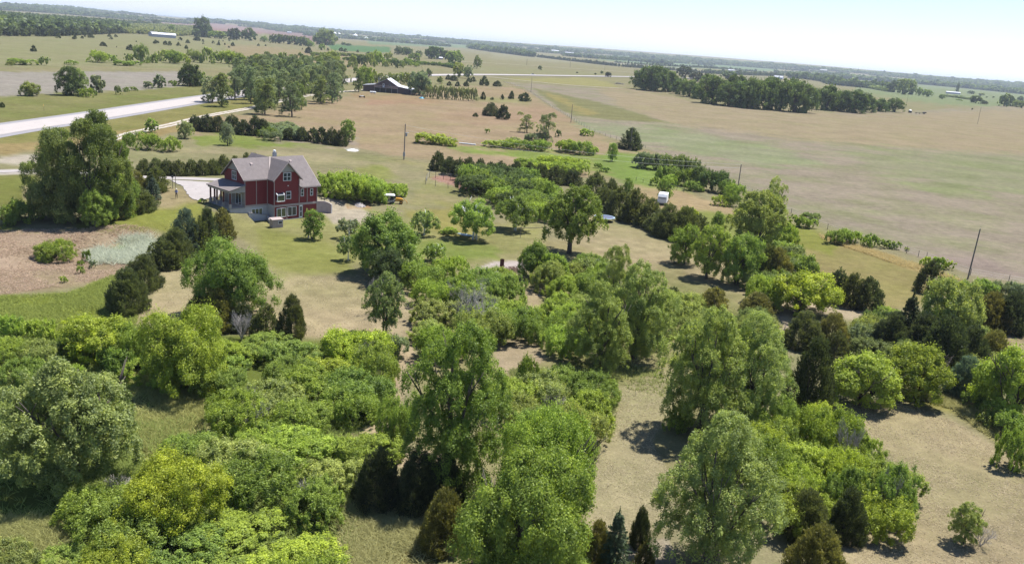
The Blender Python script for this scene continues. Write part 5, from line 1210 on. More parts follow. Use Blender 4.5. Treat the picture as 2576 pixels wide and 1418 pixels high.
# utility box below the gable window
G = at(695, 571); o = empty('utility_shed', G, HTH-.12); tag(o, 'small grey box shed with a framed window in front of the red house', 'shed')
m_ = MB(); m_.box(-.95, .95, -.6, .6, 0, 1.35); m_.build('body', M['trim'], o); m_ = MB(); m_.hexa([(-1.05, -.7, 1.35), (1.05, -.7, 1.35), (1.05, .7, 1.5), (-1.05, .7, 1.5)], [(-1.05, -.7, 1.43), (1.05, -.7, 1.43), (1.05, .7, 1.58), (-1.05, .7, 1.58)]); m_.build('roof', M['trim'], o)
m_ = MB(); m_.box(.05, .8, -.64, -.6, .6, 1.15); w_ = m_.build('window', M['white'], o); m_ = MB(); m_.box(.13, .72, -.66, -.63, .68, 1.07); m_.build('pane', M['dark'], w_)

# ------------------------------------------------------------------ person
M['skin'] = plain('skin', (.35, .2, .14), .6, .05); M['shirt'] = plain('shirt', (.20, .24, .42), .8, .1); M['trousers'] = plain('trousers', (.055, .04, .045), .8, .15); M['hat'] = plain('hat', (.55, .52, .45), .7, .05)
def person(loc, rz, label):
    root = empty('person', loc, rz); tag(root, label, 'person')
    V = [(0, 0, .95), (0, .01, 1.15), (0, .01, 1.38), (0, 0, 1.50), (0, -.03, 1.62), (0, -.04, 1.72),
         (.1, 0, .90), (.12, -.01, .50), (.13, .03, .08), (.14, -.10, .03), (-.1, 0, .90), (-.11, .02, .50), (-.12, .05, .08), (-.13, -.08, .03),
         (.19, 0, 1.42), (.24, .04, 1.16), (.12, -.22, 1.12), (.04, -.29, 1.13), (-.19, 0, 1.42), (-.24, .04, 1.16), (-.12, -.22, 1.12), (-.04, -.29, 1.13)]
    E = [(0, 1), (1, 2), (2, 3), (3, 4), (4, 5), (0, 6), (6, 7), (7, 8), (8, 9), (0, 10), (10, 11), (11, 12), (12, 13), (2, 14), (14, 15), (15, 16), (16, 17), (2, 18), (18, 19), (19, 20), (20, 21)]
    R = [.15, .14, .16, .06, .10, .09, .10, .07, .045, .04, .10, .07, .045, .04, .075, .05, .04, .035, .075, .05, .04, .035]
    me = bpy.data.meshes.new('body'); me.from_pydata(V, E, []); o = link('body', me, root)
    md = o.modifiers.new('skin', 'SKIN'); md.use_smooth_shade = True
    for i, s in enumerate(me.skin_vertices[0].data): s.radius = (R[i]*1.05, R[i]*.85); s.use_root = (i == 0)
    o.modifiers.new('sub', 'SUBSURF').levels = 2; o.modifiers['sub'].render_levels = 2
    dg = bpy.context.evaluated_depsgraph_get(); m2 = bpy.data.meshes.new_from_object(o.evaluated_get(dg)); o.modifiers.clear(); o.data = m2
    for m_ in ('skin', 'shirt', 'trousers'): m2.materials.append(M[m_])
    for p in m2.polygons:
        c = p.center; p.material_index = 2 if c.z < .98 else 1 if c.z < 1.50 and c.y > -.2 else 0
    m_ = MB(); m_.lathe([(.001, .13), (.09, .12), (.115, .03), (.125, .0), (.20, -.015), (.12, -.02)], 16, (0, -.035, 1.72)); m_.build('hat', M['hat'], root, True)
    m_ = MB(); m_.box(-.08, .08, -.36, -.31, 1.10, 1.17); m_.build('controller', M['dark'], root)
person(at(444, 499.5), radians(15), 'standing person in white hat and blue shirt on the lawn, holding a controller')

# ------------------------------------------------------------------ poles, wires, fences
M['pole'] = plain('weathered_pole', (.17, .145, .125), .9, .25, 2); M['wire'] = plain('wire', (.30, .30, .30), .5, .05); M['post'] = plain('fence_post', (.12, .10, .09), .9, .25)
def pole(px, top, bot, label, lean=0.0, r=.15, light=False, base=None):
    G = at(px, bot) if base is None else base; ppm = FPX/((G-CAMP)@FW); Hh = (bot-top)/ppm*1.03 if base is None else 8.4
    o = empty('utility_pole', G); tag(o, label, 'utility pole'); m_ = MB(); m_.tube([(0, 0, -.3), (lean*Hh*.5, 0, Hh*.5), (lean*Hh, 0, Hh)], [r, r*.85, r*.7], 8); m_.build('pole', M['pole'], o)
    m_ = MB(); m_.tube([(lean*Hh, 0, Hh-.02), (lean*Hh, 0, Hh+.18)], .05, 6); m_.build('insulator', M['grey'], o)
    return o, G, Hh
pA, GA, HAh = pole(1016, 316, 402, 'tall grey utility pole with transformer and meter box, alone behind the house', r=.17)
m_ = MB(); m_.tube([(.42, -.1, 6.5), (.42, -.1, 7.4)], .24, 12); m_.build('transformer', M['grey'], pA)
m_ = MB(); m_.box(.05, .9, -.1, 0, 7.5, 7.58); m_.box(.75, 1.05, -.16, .08, 7.42, 7.56); m_.build('lamp_arm', M['white'], pA)
m_ = MB(); m_.box(-.28, .3, -.32, -.15, 1.0, 2.1); m_.build('meter_box', M['grey'], pA)
poles = [pole(1335.5, 198, 233, 'utility pole by the fence near the highway, farthest along the fence'), pole(1436, 265, 309, 'utility pole by the fence beside the green wedge of wheat')]
pC = pole(1584.5, 324, 378, 'utility pole standing against the big single dark cedar')
gB = at(1852, 480); pB, GB, HB = pole(1855, 416, 480, 'utility pole above the grey-green thicket left of the tall willow')
pD = pole(2434, 577, 702, 'leaning utility pole at the right edge of the meadow, nearest the camera', lean=.025, r=.14)
for i, (x, t, b) in enumerate([(2392, 217, 283)]): pass
pole(2459, 312-40, 312, 'distant thin utility pole at the far right of the big field', r=.14)
pole(2278, 244, 274, 'distant thin utility pole beside the far tank and implement', r=.14)
m_ = MB()
def sag(a, b, s, r=.022):
    a, b = np.array(a, float), np.array(b, float); m_.tube([a+(b-a)*t-[0, 0, s*4*t*(1-t)] for t in np.linspace(0, 1, 25)], r, 3, False)
ta = GA+[0, 0, HAh]; tb = GB+[0, 0, HB]; td = pD[1]+[.4, 0, pD[2]]
sag(ta-[0, 0, .3], tb, 1.6); sag(ta-[0, 0, 1.6], tb-[0, 0, .9], 2.0); 
wr = m_.build('power_line', M['wire']); tag(wr, 'two thin power lines strung from the tall lone pole to the thicket pole', 'power line')
def fence(pts, label, sp=5.0, h=1.2, wires=3, name='wire_fence', r=.06, skip=0):
    C = spline([p[:2] for p in pts], sp); o = empty(name, (0, 0, 0)); tag(o, label, 'fence'); rng = random.Random(len(C)); me = None; wm = MB(); prev = None
    for i, (x, y) in enumerate(C):
        if me is None:
            q = MB(); q.tube([(0, 0, -.2), (0, 0, 1)], [r, r*.85], 5); me = q.mesh('post'); me.materials.append(M['post'])
        z = float(hz(x, y)); p = link('post', me, o); p.location = (x, y, z); hh = h*rng.uniform(.9, 1.15); p.scale = (1, 1, hh); p.rotation_euler = (rng.uniform(-.05, .05), rng.uniform(-.05, .05), 0)
        if prev is not None:
            for k in range(wires):
                zz = h*(.35+.6*k/max(1, wires-1)); wm.tube([prev+[0, 0, zz], np.array([x, y, z+zz])], .012, 3, False)
        prev = np.array([x, y, z])
    wm.build('wire', M['wire'], o); return o
fence([at(*q) for q in [(1266,207),(1323,226),(1384,268),(1427,293),(1483,327),(1550,352),(1623,374)]], 'wire fence along the left edge of the big field, upper stretch', 7.0, 1.3)
fence([at(*q) for q in [(1860,472),(1990,537),(2115,590),(2280,637),(2330,652),(2440,693),(2620,724)]], 'wire fence along the big field, right stretch beside the meadow', 5.5, 1.3)
fence([at(*q) for q in [(1071,464),(1127,474),(1187,487),(1240,492)]], 'low post fence around the garden plot, near side', 4.5, 1.6, 4, 'garden_fence')
fence([at(*q) for q in [(1071,464),(1080,447),(1115,452),(1151,455),(1190,462)]], 'low post fence around the garden plot, far side', 5.0, 1.6, 4, 'garden_fence')
fence([at(*q) for q in [(1600,455),(1640,466),(1680,472),(1720,484)]], 'old wire fence behind the caravan', 4.0, 1.1, 2)
fence([at(*q) for q in [(1180,206),(1240,212),(1300,222),(1330,236)]], 'pasture fence beside the little cedars right of the barn', 8, 1.2, 2)
# gate at the left
a_, b_ = at(53, 432), at(87, 436); o = empty('gate', a_); tag(o, 'wooden farm gate beside the drive at the left edge', 'gate'); d_ = (b_-a_)*[1, 1, 0]
for t in (0, .5, 1): m_ = MB(); p = d_*t; m_.tube([p-[0, 0, .2], p+[0, 0, 1.7]], .09, 6); m_.build('post', M['pole'], o)
for z in (.35, .8, 1.25): m_ = MB(); m_.tube([d_*0+[0, 0, z], d_+[0, 0, z]], .045, 4); m_.build('rail', M['pole'], o)

# ------------------------------------------------------------------ yard things
M['yellow'] = plain('yellow_paint', (.55, .27, .03), .5, .1); M['rust'] = plain('rust', (.085, .03, .022), .9, .25, 5); M['blue'] = plain('pale_blue', (.32, .42, .52), .4, .1); M['tyre'] = plain('tyre', (.02, .02, .02), .9, .1)
M['net'] = plain('trampoline_mat', (.09, .10, .16), .8, .1); M['turq'] = plain('turquoise_tarp', (.08, .33, .45), .5, .1)
G = at(992, 512); o = empty('garden_tractor', G, radians(8)); tag(o, 'small yellow tractor parked with its nose clear of the bright bushes', 'tractor')
m_ = MB(); m_.box(.2, 1.7, -.35, .35, .55, 1.05); m_.hexa([(.2, -.35, 1.05), (1.5, -.35, 1.05), (1.5, .35, 1.05), (.2, .35, 1.05)], [(.3, -.28, 1.25), (1.4, -.28, 1.18), (1.4, .28, 1.18), (.3, .28, 1.25)]); m_.build('hood', M['yellow'], o)
m_ = MB(); m_.box(-.8, .2, -.4, .4, .5, .75); m_.box(-.75, -.3, -.25, .25, .75, 1.3); m_.build('seat', M['dark'], o)
m_ = MB(); m_.tube([(-.1, 0, .75), (-.2, 0, 1.35)], .03, 5); m_.lathe([(.16, 0), (.2, .03)], 10, (-.2, 0, 1.35)); m_.build('steering_wheel', M['dark'], o)
for x, y, r in ((-.5, -.55, .55), (-.5, .55, .55), (1.35, -.5, .34), (1.35, .5, .34)):
    m_ = MB(); m_.tube([(x, y-.12, r), (x, y+.12, r)], r, 14); w_ = m_.build('wheel', M['tyre'], o); m_ = MB(); m_.tube([(x, y-.14, r), (x, y+.14, r)], r*.5, 10); m_.build('rim', M['yellow'], w_)
m_ = MB(); m_.tube([(1.7, 0, .5), (2.1, 0, .95), (2.5, -.3, .6), (2.6, 0, .15)], .06, 5); m_.build('loader_arm', M['yellow'], o)
G = at(978, 512); o = empty('cart', G, radians(8)); tag(o, 'small cart with a white canopy roof behind the yellow tractor', 'cart')
m_ = MB(); m_.hexa([(-1.5, -.7, 1.75), (1.2, -.7, 1.75), (1.2, .7, 1.75), (-1.5, .7, 1.75)], [(-1.3, -.55, 1.95), (1.0, -.55, 1.95), (1.0, .55, 1.95), (-1.3, .55, 1.95)]); m_.build('canopy', M['white'], o)
for x in (-1.3, 1.0):
    for y in (-.6, .6): m_ = MB(); m_.tube([(x, y, .4), (x, y, 1.76)], .035, 5); m_.build('post', M['grey'], o)
m_ = MB(); m_.box(-1.4, 1.1, -.6, .6, .4, .8); m_.box(-.6, -.1, -.55, .55, .8, 1.25); m_.build('body', M['grey'], o)
for x in (-.9, .8):
    for y in (-.62, .62): m_ = MB(); m_.tube([(x, y-.09, .27), (x, y+.09, .27)], .27, 12); m_.build('wheel', M['tyre'], o)
def heap(name, px, py, w, h, mat, label, cat, seed=1, parts=10):
    G = at(px, py); ppm = FPX/((G-CAMP)@FW); w = w/ppm; h = h/ppm; rng = random.Random(seed); m_ = MB()
    for k in range(parts*5):
        a = rng.uniform(0, 2*pi); r = sqrt(rng.random())*w/2; s = rng.uniform(.12, .3)*h*1.2; z = h*(1-(r/(w/2))**1.5)*.8*rng.random()
        x, y = r*cos(a), r*sin(a)*.8; b = [(x+s*rng.uniform(.6, 1.1)*cos(q+.4), y+s*rng.uniform(.6, 1.1)*sin(q+.4), max(-.05, z-s*.4)) for q in (0, 1.57, 3.14, 4.71)]
        m_.hexa(b, [(p[0]*.9+x*.1, p[1]*.9+y*.1, z+s*rng.uniform(.3, .7)) for p in b])
    # base cone closing the heap
    m_.lathe([(w/2, -.05), (w*.42, h*.18), (w*.28, h*.5), (w*.12, h*.8), (.01, h*.86)], 14)
    o = m_.build(name, M[mat]); o.location = tuple(G); tag(o, label, cat); return o
heap('rubble_pile', 903, 518, 34, 11, 'gravel_white', 'pile of white gravel on bare soil below the bright bushes', 'gravel pile', 1)
heap('rubble_pile', 887, 379, 30, 5, 'white', 'flat heap of white rubble on the pasture behind the house', 'rubble', 2)
heap('rubble_pile', 1197, 477, 14, 6, 'white', 'small white bags by the garden plot fence', 'bags', 3, 4)
# wood pile and burn barrel
G = at(1262, 676); o = empty('burn_barrel', G); tag(o, 'tall rusty burn barrel standing on the pale ash patch', 'barrel')
m_ = MB(); m_.lathe([(.30, 0), (.32, .02), (.32, .5), (.335, .52), (.32, .54), (.32, 1.05), (.335, 1.07), (.32, 1.09), (.32, 1.5), (.29, 1.5), (.29, .3), (.001, .3)], 18); m_.build('drum', M['rust'], o)
rng = random.Random(8); G = at(1290, 683); o = empty('brush_pile', G); tag(o, 'pile of broken brown branches beside the rusty burn barrel', 'brush pile')
m_ = MB()
for k in range(90):
    a = rng.uniform(0, pi); l = rng.uniform(.5, 1.5); x, y = rng.gauss(0, .75), rng.gauss(0, .5); z = abs(rng.gauss(0, .35)); d = np.array([cos(a)*l, sin(a)*l*.6, rng.uniform(-.2, .35)*l]); p = np.array([x, y, z+.05])
    m_.tube([p-d/2, p+rng.uniform(-.1, .1), p+d/2], [.06*rng.uniform(.5, 1.3), .05, .02], 4)
m_.build('branches', plain('branch_wood', (.20, .13, .10), .9, .5, 2), o)
# trampoline
G = at(1520, 556); o = empty('trampoline', G); tag(o, 'round blue trampoline with net poles between the drooping elm and the cedar row', 'trampoline')
m_ = MB(); m_.lathe([(.001, .84), (1.75, .84), (1.75, .80), (.001, .80)], 28); m_.build('mat', M['net'], o)
m_ = MB(); m_.lathe([(1.76, .83), (1.78, .9), (2.12, .9), (2.14, .83)], 28); m_.build('pad', M['blue'], o)
for k in range(6):
    a = k*pi/3+.3; c, s = cos(a)*2.15, sin(a)*2.15; m_ = MB(); m_.tube([(c, s, 0), (c, s, .85)], .035, 5); m_.build('leg', M['grey'], o); m_ = MB(); m_.tube([(c, s, .85), (c, s, 2.6)], .025, 5); m_.build('net_pole', M['dark'], o)
# caravan
G = at(1664, 516); o = empty('caravan', G, radians(-14)); tag(o, 'white caravan parked beyond the diagonal cedar row', 'caravan')
cw, cl = 1.02, 4.4; prof = [(0, .45), (-.12, .8), (-.1, 1.9), (.25, 2.45), (cl-.25, 2.45), (cl, 2.1), (cl, .5)]
m_ = MB(); m_.prism([(-cw, y, z) for y, z in prof], (2*cw, 0, 0)); m_.build('body', M['white'], o)
m_ = MB(); m_.box(-cw+.05, cw-.05, .3, cl-.3, 2.452, 2.50); m_.build('roof', M['white'], o)
m_ = MB(); m_.box(-.85, .85, -.16, -.09, 1.5, 1.9); m_.build('window', M['grey'], o); m_ = MB(); m_.box(-cw-.02, -cw, .5, 1.3, 1.3, 1.9); m_.build('window', M['dark'], o)
m_ = MB(); m_.box(-cw-.025, -cw+.01, 2.0, 2.7, .6, 2.2); m_.build('door', M['grey'], o)
m_ = MB(); m_.box(-.6, .6, .05, cl-.1, .3, .45); m_.build('chassis', M['dark'], o); m_ = MB(); m_.tube([(-.5, .1, .4), (0, -1.1, .42)], .04, 4); m_.tube([(.5, .1, .4), (0, -1.1, .42)], .04, 4); m_.build('tow_bar', M['dark'], o)
for x in (-cw+.1, cw-.1): m_ = MB(); m_.tube([(x-.1, 2.3, .32), (x+.1, 2.3, .32)], .33, 14); m_.build('wheel', M['tyre'], o)
m_ = MB(); m_.box(-.2, .2, 1.8, 2.2, 2.5, 2.62); m_.build('roof_vent', M['white'], o)
# metal frame of an old trailer
G = at(1722, 556); o = empty('metal_frame', G, radians(-12)); tag(o, 'grey metal pipe frame lying behind the diagonal cedar row', 'metal frame')
for y in (0, .8):
    for z in (.9, 1.25): m_ = MB(); m_.tube([(-2.2, y, z), (-1.2, y, z+.22), (1.2, y, z+.15), (2.3, y, z-.1)], .06, 6); m_.build('rail', M['grey'], o)
for x in (-2, -.7, .7, 2): m_ = MB(); m_.tube([(x, 0, 0), (x, 0, 1.3)], .05, 5); m_.tube([(x, .8, 0), (x, .8, 1.3)], .05, 5); m_.build('leg', M['grey'], o)
# upturned boat under the spreading tree
G = at(1172, 594); o = empty('kayak', G, radians(-22)); tag(o, 'long pale blue hull lying in the shade of the spreading yard tree', 'boat')
m_ = MB(); P_ = [(-1.9, .02), (-1.5, .18), (-.8, .32), (0, .38), (.8, .32), (1.5, .18), (1.9, .02)]
V = []; F = []
for i, (x, r) in enumerate(P_):
    for k in range(8): a = pi*k/7; V.append((x, cos(a)*r, sin(a)*r*.8+.12+.05*abs(x)))
for i in range(6):
    for k in range(7): F.append((i*8+k, i*8+k+1, (i+1)*8+k+1, (i+1)*8+k))
m_._add(V, F); m_.build('hull', M['blue'], o, True); m_ = MB(); m_.tube([(-1.95, 0, .2), (0, 0, .47), (1.95, 0, .2)], .03, 5); m_.build('keel', M['white'], o)
# wooden pole frame right of the round yard tree
G = at(1342, 600); o = empty('pole_frame', G, radians(10)); tag(o, 'weathered wooden pole frame right of the many-stemmed yard tree', 'pole frame')
for x in (-2.4, 2.0): m_ = MB(); m_.tube([(x, 0, -.1), (x, 0, 2.0)], .05, 6); m_.build('post', M['pole'], o)
for y, z in ((0, 2.0), (.6, 1.85)): m_ = MB(); m_.tube([(-2.9, y, z-.12), (2.6, y, z+.12)], .05, 6); m_.build('rail', M['pole'], o)
# white pipe, slide, lamp post, sign
G = at(1175, 364); m_ = MB(); m_.tube([(-2.7, .5, .3), (2.9, -.5, .28)], .22, 10); o = m_.build('pipe', M['white']); o.location = tuple(G); tag(o, 'long white pipe lying on the pasture right of the vine mounds', 'pipe')
G = at(2018, 668); o = empty('slide', G, radians(30)); tag(o, 'narrow white garden slide standing behind the round yellow-green tree', 'slide')
m_ = MB(); m_.hexa([(-.25, 0, .1), (.25, 0, .1), (.25, 2.0, 2.3), (-.25, 2.0, 2.3)], [(-.25, 0, .18), (.25, 0, .18), (.25, 2.0, 2.38), (-.25, 2.0, 2.38)]); m_.build('chute', M['white'], o)
m_ = MB(); m_.tube([(-.25, 2.0, 2.4), (-.25, 2.6, 0)], .03, 5); m_.tube([(.25, 2.0, 2.4), (.25, 2.6, 0)], .03, 5); m_.build('ladder', M['grey'], o)
for px, py, h_, lb in ((434.5, 475, 2.5, 'left slim post with a small box on top near the standing person'), (442, 472, 2.6, 'right slim post near the standing person')):
    G = at(px, py); o = empty('post', G); tag(o, lb, 'post'); m_ = MB(); m_.tube([(0, 0, -.1), (0, 0, h_)], .055, 6); m_.build('shaft', M['pole'], o)
    if h_ < 2.55: m_ = MB(); m_.box(-.16, .16, -.12, .12, h_-.4, h_-.1); m_.build('box', M['dark'], o)
G = at(111, 280); o = empty('road_sign', G, radians(-60)); tag(o, 'small orange triangular marker sign on the verge left of the highway', 'sign')
m_ = MB(); m_.tube([(0, 0, 0), (0, 0, 1.5)], .04, 5); m_.build('post', M['post'], o); m_ = MB(); m_.prism([(-.6, -.05, 2.2), (-.6, -.05, 1.2), (.7, -.05, 1.7)], (0, .03, 0)); m_.build('panel', M['yellow'], o)
G = at(1302, 664-20*0); 
G = at(773, 600); m_ = MB(); m_.tube([(0, 0, 0), (0, 0, .6)], [.14, .1], 8); m_.lathe([(.22, .6), (.24, .66), (.02, .62)], 10); o = m_.build('bird_bath', M['concrete']); o.location = tuple(at(776, 598)); tag(o, 'small pale stone bird bath on the lawn left of the corner tree', 'bird bath')

# ------------------------------------------------------------------ brown barn
M['barn'] = banded('brown_metal', (.105, .078, .078), .35, 'X', .03, .6, .10, .8); M['roofwhite'] = banded('white_metal_roof', (.56, .55, .57), .4, 'Y', .02, .4, .05, .85); M['roofgrey'] = banded('grey_metal_roof', (.25, .25, .26), .4, 'X', .02, .5, .08, .85)
def bp(zx, zy): return (868.1+zx*.08425, 144.7+zy*.08425)
G0 = at(*bp(535, 1000)); G1 = at(*bp(1960, 1112)); G1 = G0+(G1-G0); thb = atan2(G1[1]-G0[1], G1[0]-G0[0]); BW = np.linalg.norm((G1-G0)[:2])
o = empty('barn', G0, thb); tag(o, 'dark brown metal barn with a white roof, balcony and two side wings', 'barn')
k_ = BW/1425; xa, xb = 345*k_, 1035*k_; cx_ = (xa+xb)/2+15*k_; hs, hp, he = 3.3, 7.9, 4.0; D = 15.0
def bpart(m_, name, mat): return m_.build(name, M[mat], o)
m_ = MB(); m_.prism([(xa, 0, 0), (xb, 0, 0), (xb, 0, he), (cx_, 0, hp), (xa, 0, he+.3)], (0, D, 0)); bpart(m_, 'wall', 'barn')
m_ = MB(); m_.prism([(0, .1, 0), (xa, .1, 0), (xa, .1, he), (0, .1, hs)], (0, D-.2, 0)); bpart(m_, 'wall', 'barn')
m_ = MB(); m_.prism([(xb, .1, 0), (BW, .1, 0), (BW, .1, hs-.6), (xb, .1, he-.1)], (0, D-.2, 0)); bpart(m_, 'wall', 'barn')
def rslab(x0, z0, x1, z1, mat, y0=-.35, y1=D+.3): m_ = MB(); m_.prism([(x0, y0, z0), (x1, y0, z1), (x1, y0, z1+.16), (x0, y0, z0+.16)], (0, y1-y0, 0)); bpart(m_, 'roof', mat)
rslab(xa-.3, he+.15, cx_, hp+.02, 'roofwhite'); rslab(cx_, hp+.02, xb+.4, he-.2, 'roofwhite')
rslab(-.4, hs+.0, xa+.0, he+.12, 'roofgrey'); rslab(xb+.3, he-.05, BW+.5, hs-.65, 'roofwhite', .02)
m_ = MB(); m_.box(xa, xb, -1.5, -.02, he-1.2, he-1.05); bpart(m_, 'balcony', 'trim')
for x in np.linspace(xa, xb, 5): m_ = MB(); m_.box(x-.08, x+.08, -1.5, -1.34, 0, he-1.2); bpart(m_, 'balcony_post', 'grey')
m_ = MB(); m_.tube([(xa, -1.45, he-.1), (xb, -1.45, he-.1)], .05, 4); m_.tube([(xa, -1.45, he-.55), (xb, -1.45, he-.55)], .03, 4)
for x in np.linspace(xa, xb, 9): m_.tube([(x, -1.45, he-1.05), (x, -1.45, he-.1)], .04, 4)
bpart(m_, 'railing', 'trim')
m_ = MB(); m_.box(580*k_, 635*k_, -.06, .0, he-1.04, he+1.1); w_ = bpart(m_, 'door', 'white'); m_ = MB(); m_.box(592*k_, 623*k_, -.08, -.05, he+.1, he+.9); m_.build('pane', M['dark'], w_)
m_ = MB(); m_.box(765*k_, 825*k_, -.06, .0, he-.3, he+1.0); w_ = bpart(m_, 'window', 'grey'); m_ = MB(); m_.box(775*k_, 815*k_, -.08, -.05, he-.2, he+.9); m_.build('pane', M['dark'], w_)
m_ = MB(); m_.box(xa+.3, xb-.3, -.04, -.01, .1, he-1.5); bpart(m_, 'stall_doors', 'dark')
m_ = MB(); m_.tube([(xa+1.6, 4, 5), (xa+1.6, 4, 8.2)], .12, 8); bpart(m_, 'flue', 'grey')
G = at(*bp(830, 1078)); o = empty('propane_tank', G, thb-.03); tag(o, 'white horizontal propane tank in front of the brown barn', 'tank')
m_ = MB(); m_.tube([(-1.8, 0, .75), (-1.65, 0, .75), (1.65, 0, .75), (1.8, 0, .75)], [.25, .52, .52, .25], 14); m_.build('shell', M['white'], o)
for x in (-1, 1): m_ = MB(); m_.box(x-.1, x+.1, -.35, .35, 0, .35); m_.build('leg', M['grey'], o)
m_ = MB(); m_.tube([(0, 0, 1.25), (0, 0, 1.42)], .16, 8); m_.build('valve_cap', M['white'], o)
G = at(*bp(2285, 1215)); o = heap('tarp', *bp(2285, 1225), 14, 6, 'turq', 'turquoise tarp-covered heap at the left end of the pale hedge', 'tarp', 5, 3)
G = at(*bp(2030, 1115)); o = empty('stock_trailer', G, thb+.3); tag(o, 'small pale trailer parked at the right end of the brown barn', 'trailer')
m_ = MB(); m_.box(-1.6, 1.9, -.9, .9, .5, 2.4); m_.build('body', M['trim'], o); m_ = MB(); m_.box(-1.7, 2.0, -1, 1, 2.402, 2.5); m_.build('roof', M['white'], o)
for x in (-.5, .5): m_ = MB(); m_.tube([(x, -.95, .35), (x, -.75, .35)], .35, 10); m_.build('wheel', M['tyre'], o)
G = at(*bp(500, 1200)); o = empty('farm_implement', G, .4); tag(o, 'old farm implement with white panels lying left of the brown barn', 'implement')
m_ = MB(); m_.box(-1.6, 1.6, -.5, .5, .5, .75); m_.build('frame', M['rust'], o); m_ = MB(); m_.box(-1.1, .9, -.7, .7, .8, 1.0); m_.build('panel', M['white'], o)
for x in (-1.2, 1.2): m_ = MB(); m_.tube([(x, -.75, .45), (x, -.55, .45)], .45, 10); m_.build('wheel', M['tyre'], o)

# ------------------------------------------------------------------ far buildings and things
M['farroof'] = plain('pale_metal_roof', (.52, .52, .55), .4, .05); M['farwall'] = plain('pale_wall', (.34, .35, .38), .7, .06); M['redsoil'] = plain('weathered_brown', (.22, .15, .12), .8, .15)
def shed(px, py, wpx, hw, hr, D, label, rot=0.0, wall='farwall', roof='farroof', cat='barn', name='barn', win=0):
    G = at(px, py); ppm = FPX/((G-CAMP)@FW); Wd = wpx/ppm; o = empty(name, G, rot-atan2(G[0], G[1])); tag(o, label, cat)
    m_ = MB(); m_.box(-Wd/2, Wd/2, 0, D, 0, hw); m_.build('wall', M[wall], o)
    for s in (0, 1):
        y0, y1 = (-.4, D/2) if s == 0 else (D+.4, D/2); m_ = MB(); q = [(-Wd/2-.4, y0, hw-.05), (Wd/2+.4, y0, hw-.05), (Wd/2+.4, y1, hw+hr), (-Wd/2-.4, y1, hw+hr)]
        if s: q = q[::-1]
        m_.prism(q, (0, 0, .18)); m_.build('roof', M[roof], o)
    for s in (-1, 1): m_ = MB(); m_.prism([(s*Wd/2, 0, hw), (s*Wd/2, D, hw), (s*Wd/2, D/2, hw+hr)], (-s*.2, 0, 0)); m_.build('gable', M[wall], o)
    for i in range(win): m_ = MB(); x = -Wd/2+Wd*(i+.7)/(win+.4); m_.box(x-.6, x+.6, -.06, 0, 1, 2.2); m_.build('window', M['dark'], o)
    return o
shed(413, 95, 56, 4.6, 3.0, 16, 'long white-roofed metal barn below the far left wood', .08)
shed(392, 92, 18, 4.6, 2.6, 12, 'low white annex at the left end of the long metal barn', .6, name='shed', cat='shed')
shed(1957, 199, 22, 4.5, 4.5, 12, 'grey gambrel barn standing beyond the dark grove', -.25)
shed(2398, 237, 32, 4.0, 1.6, 18, 'low white metal shed in the far fields at right', .1)
shed(1396, 131, 20, 7, 4, 16, 'white barn of the far farmstead, left one', .1); shed(1434, 136, 26, 6, 3, 16, 'long white shed of the far farmstead, middle one', .05); shed(1456, 139, 12, 5, 3, 12, 'small shed of the far farmstead, right one', .2)
shed(1085, 143, 20, 3, 2, 9, 'farmhouse with a grey roof among trees beyond the highway', .3, 'trim', 'roofgrey', 'house', 'house', 3); shed(1106, 150, 16, 2.6, 1.4, 8, 'low outbuilding right of the farmhouse beyond the highway', .2, 'trim', 'farroof', 'shed', 'shed')
shed(2072, 178, 16, 4, 3, 14, 'pale roof showing above the windbreak right of the grove', .1); shed(1840, 180, 16, 4, 2, 12, 'pale roof above the windbreak left of the grey gambrel barn', .1)
shed(2385, 193, 8, 6, 4, 14, 'tiny white building on the right horizon', 0); shed(728, 84, 10, 5, 3, 12, 'tiny white building left of the grain bins near the horizon', 0); shed(870, 92, 14, 5, 3, 14, 'white building left of the grain bins', 0)
shed(1012, 103, 34, 5, 2, 20, 'long low tan building behind the grain bins', .1, 'redsoil', 'redsoil'); shed(1035, 107, 26, 4, 2, 20, 'tan shed right of the grain bins', .1, 'redsoil', 'farroof')
for i, (x, y, s) in enumerate([(842, 89, 10), (853, 90, 9), (894, 95, 12), (921, 100, 9)]):
    G = at(x, y); ppm = FPX/((G-CAMP)@FW); r = s/ppm/2; o = empty('grain_bin', G); tag(o, 'silver grain bin with conical roof near the horizon, %s from the left' % ORD[i], 'grain bin', 'grain bins near the horizon')
    m_ = MB(); m_.lathe([(r, 0), (r, r*.9)], 16); m_.build('drum', M['farwall'], o); m_ = MB(); m_.lathe([(r*1.05, r*.9), (.2, r*1.6)], 16); m_.build('roof', M['roofwhite'] if False else M['white'], o)
# water tower and masts on the horizon are left as thin poles
# centre pivot
A_ = at(1512, 160); B_ = at(1752, 178); o = empty('irrigation_pivot', (0, 0, 0)); tag(o, 'long silver centre-pivot irrigation boom in the far field', 'irrigation boom')
n = 8; T_ = [A_+(B_-A_)*i/n for i in range(n+1)]
for i in range(n):
    a, b = T_[i]*[1, 1, 0]+[0, 0, float(hz(*T_[i][:2]))+4], T_[i+1]*[1, 1, 0]+[0, 0, float(hz(*T_[i+1][:2]))+4]
    m_ = MB(); m_.tube([a, a+(b-a)*.25+[0, 0, 1.4], a+(b-a)*.5+[0, 0, 1.8], a+(b-a)*.75+[0, 0, 1.4], b], .22, 4); m_.tube([a, b], .12, 4); m_.build('span', M['grey'], o)
    m_ = MB(); g = b*[1, 1, 0]+[0, 0, b[2]-4]; m_.tube([b, g+[1.5, 0, 0]], .12, 4); m_.tube([b, g-[1.5, 0, 0]], .12, 4); m_.build('tower', M['grey'], o)
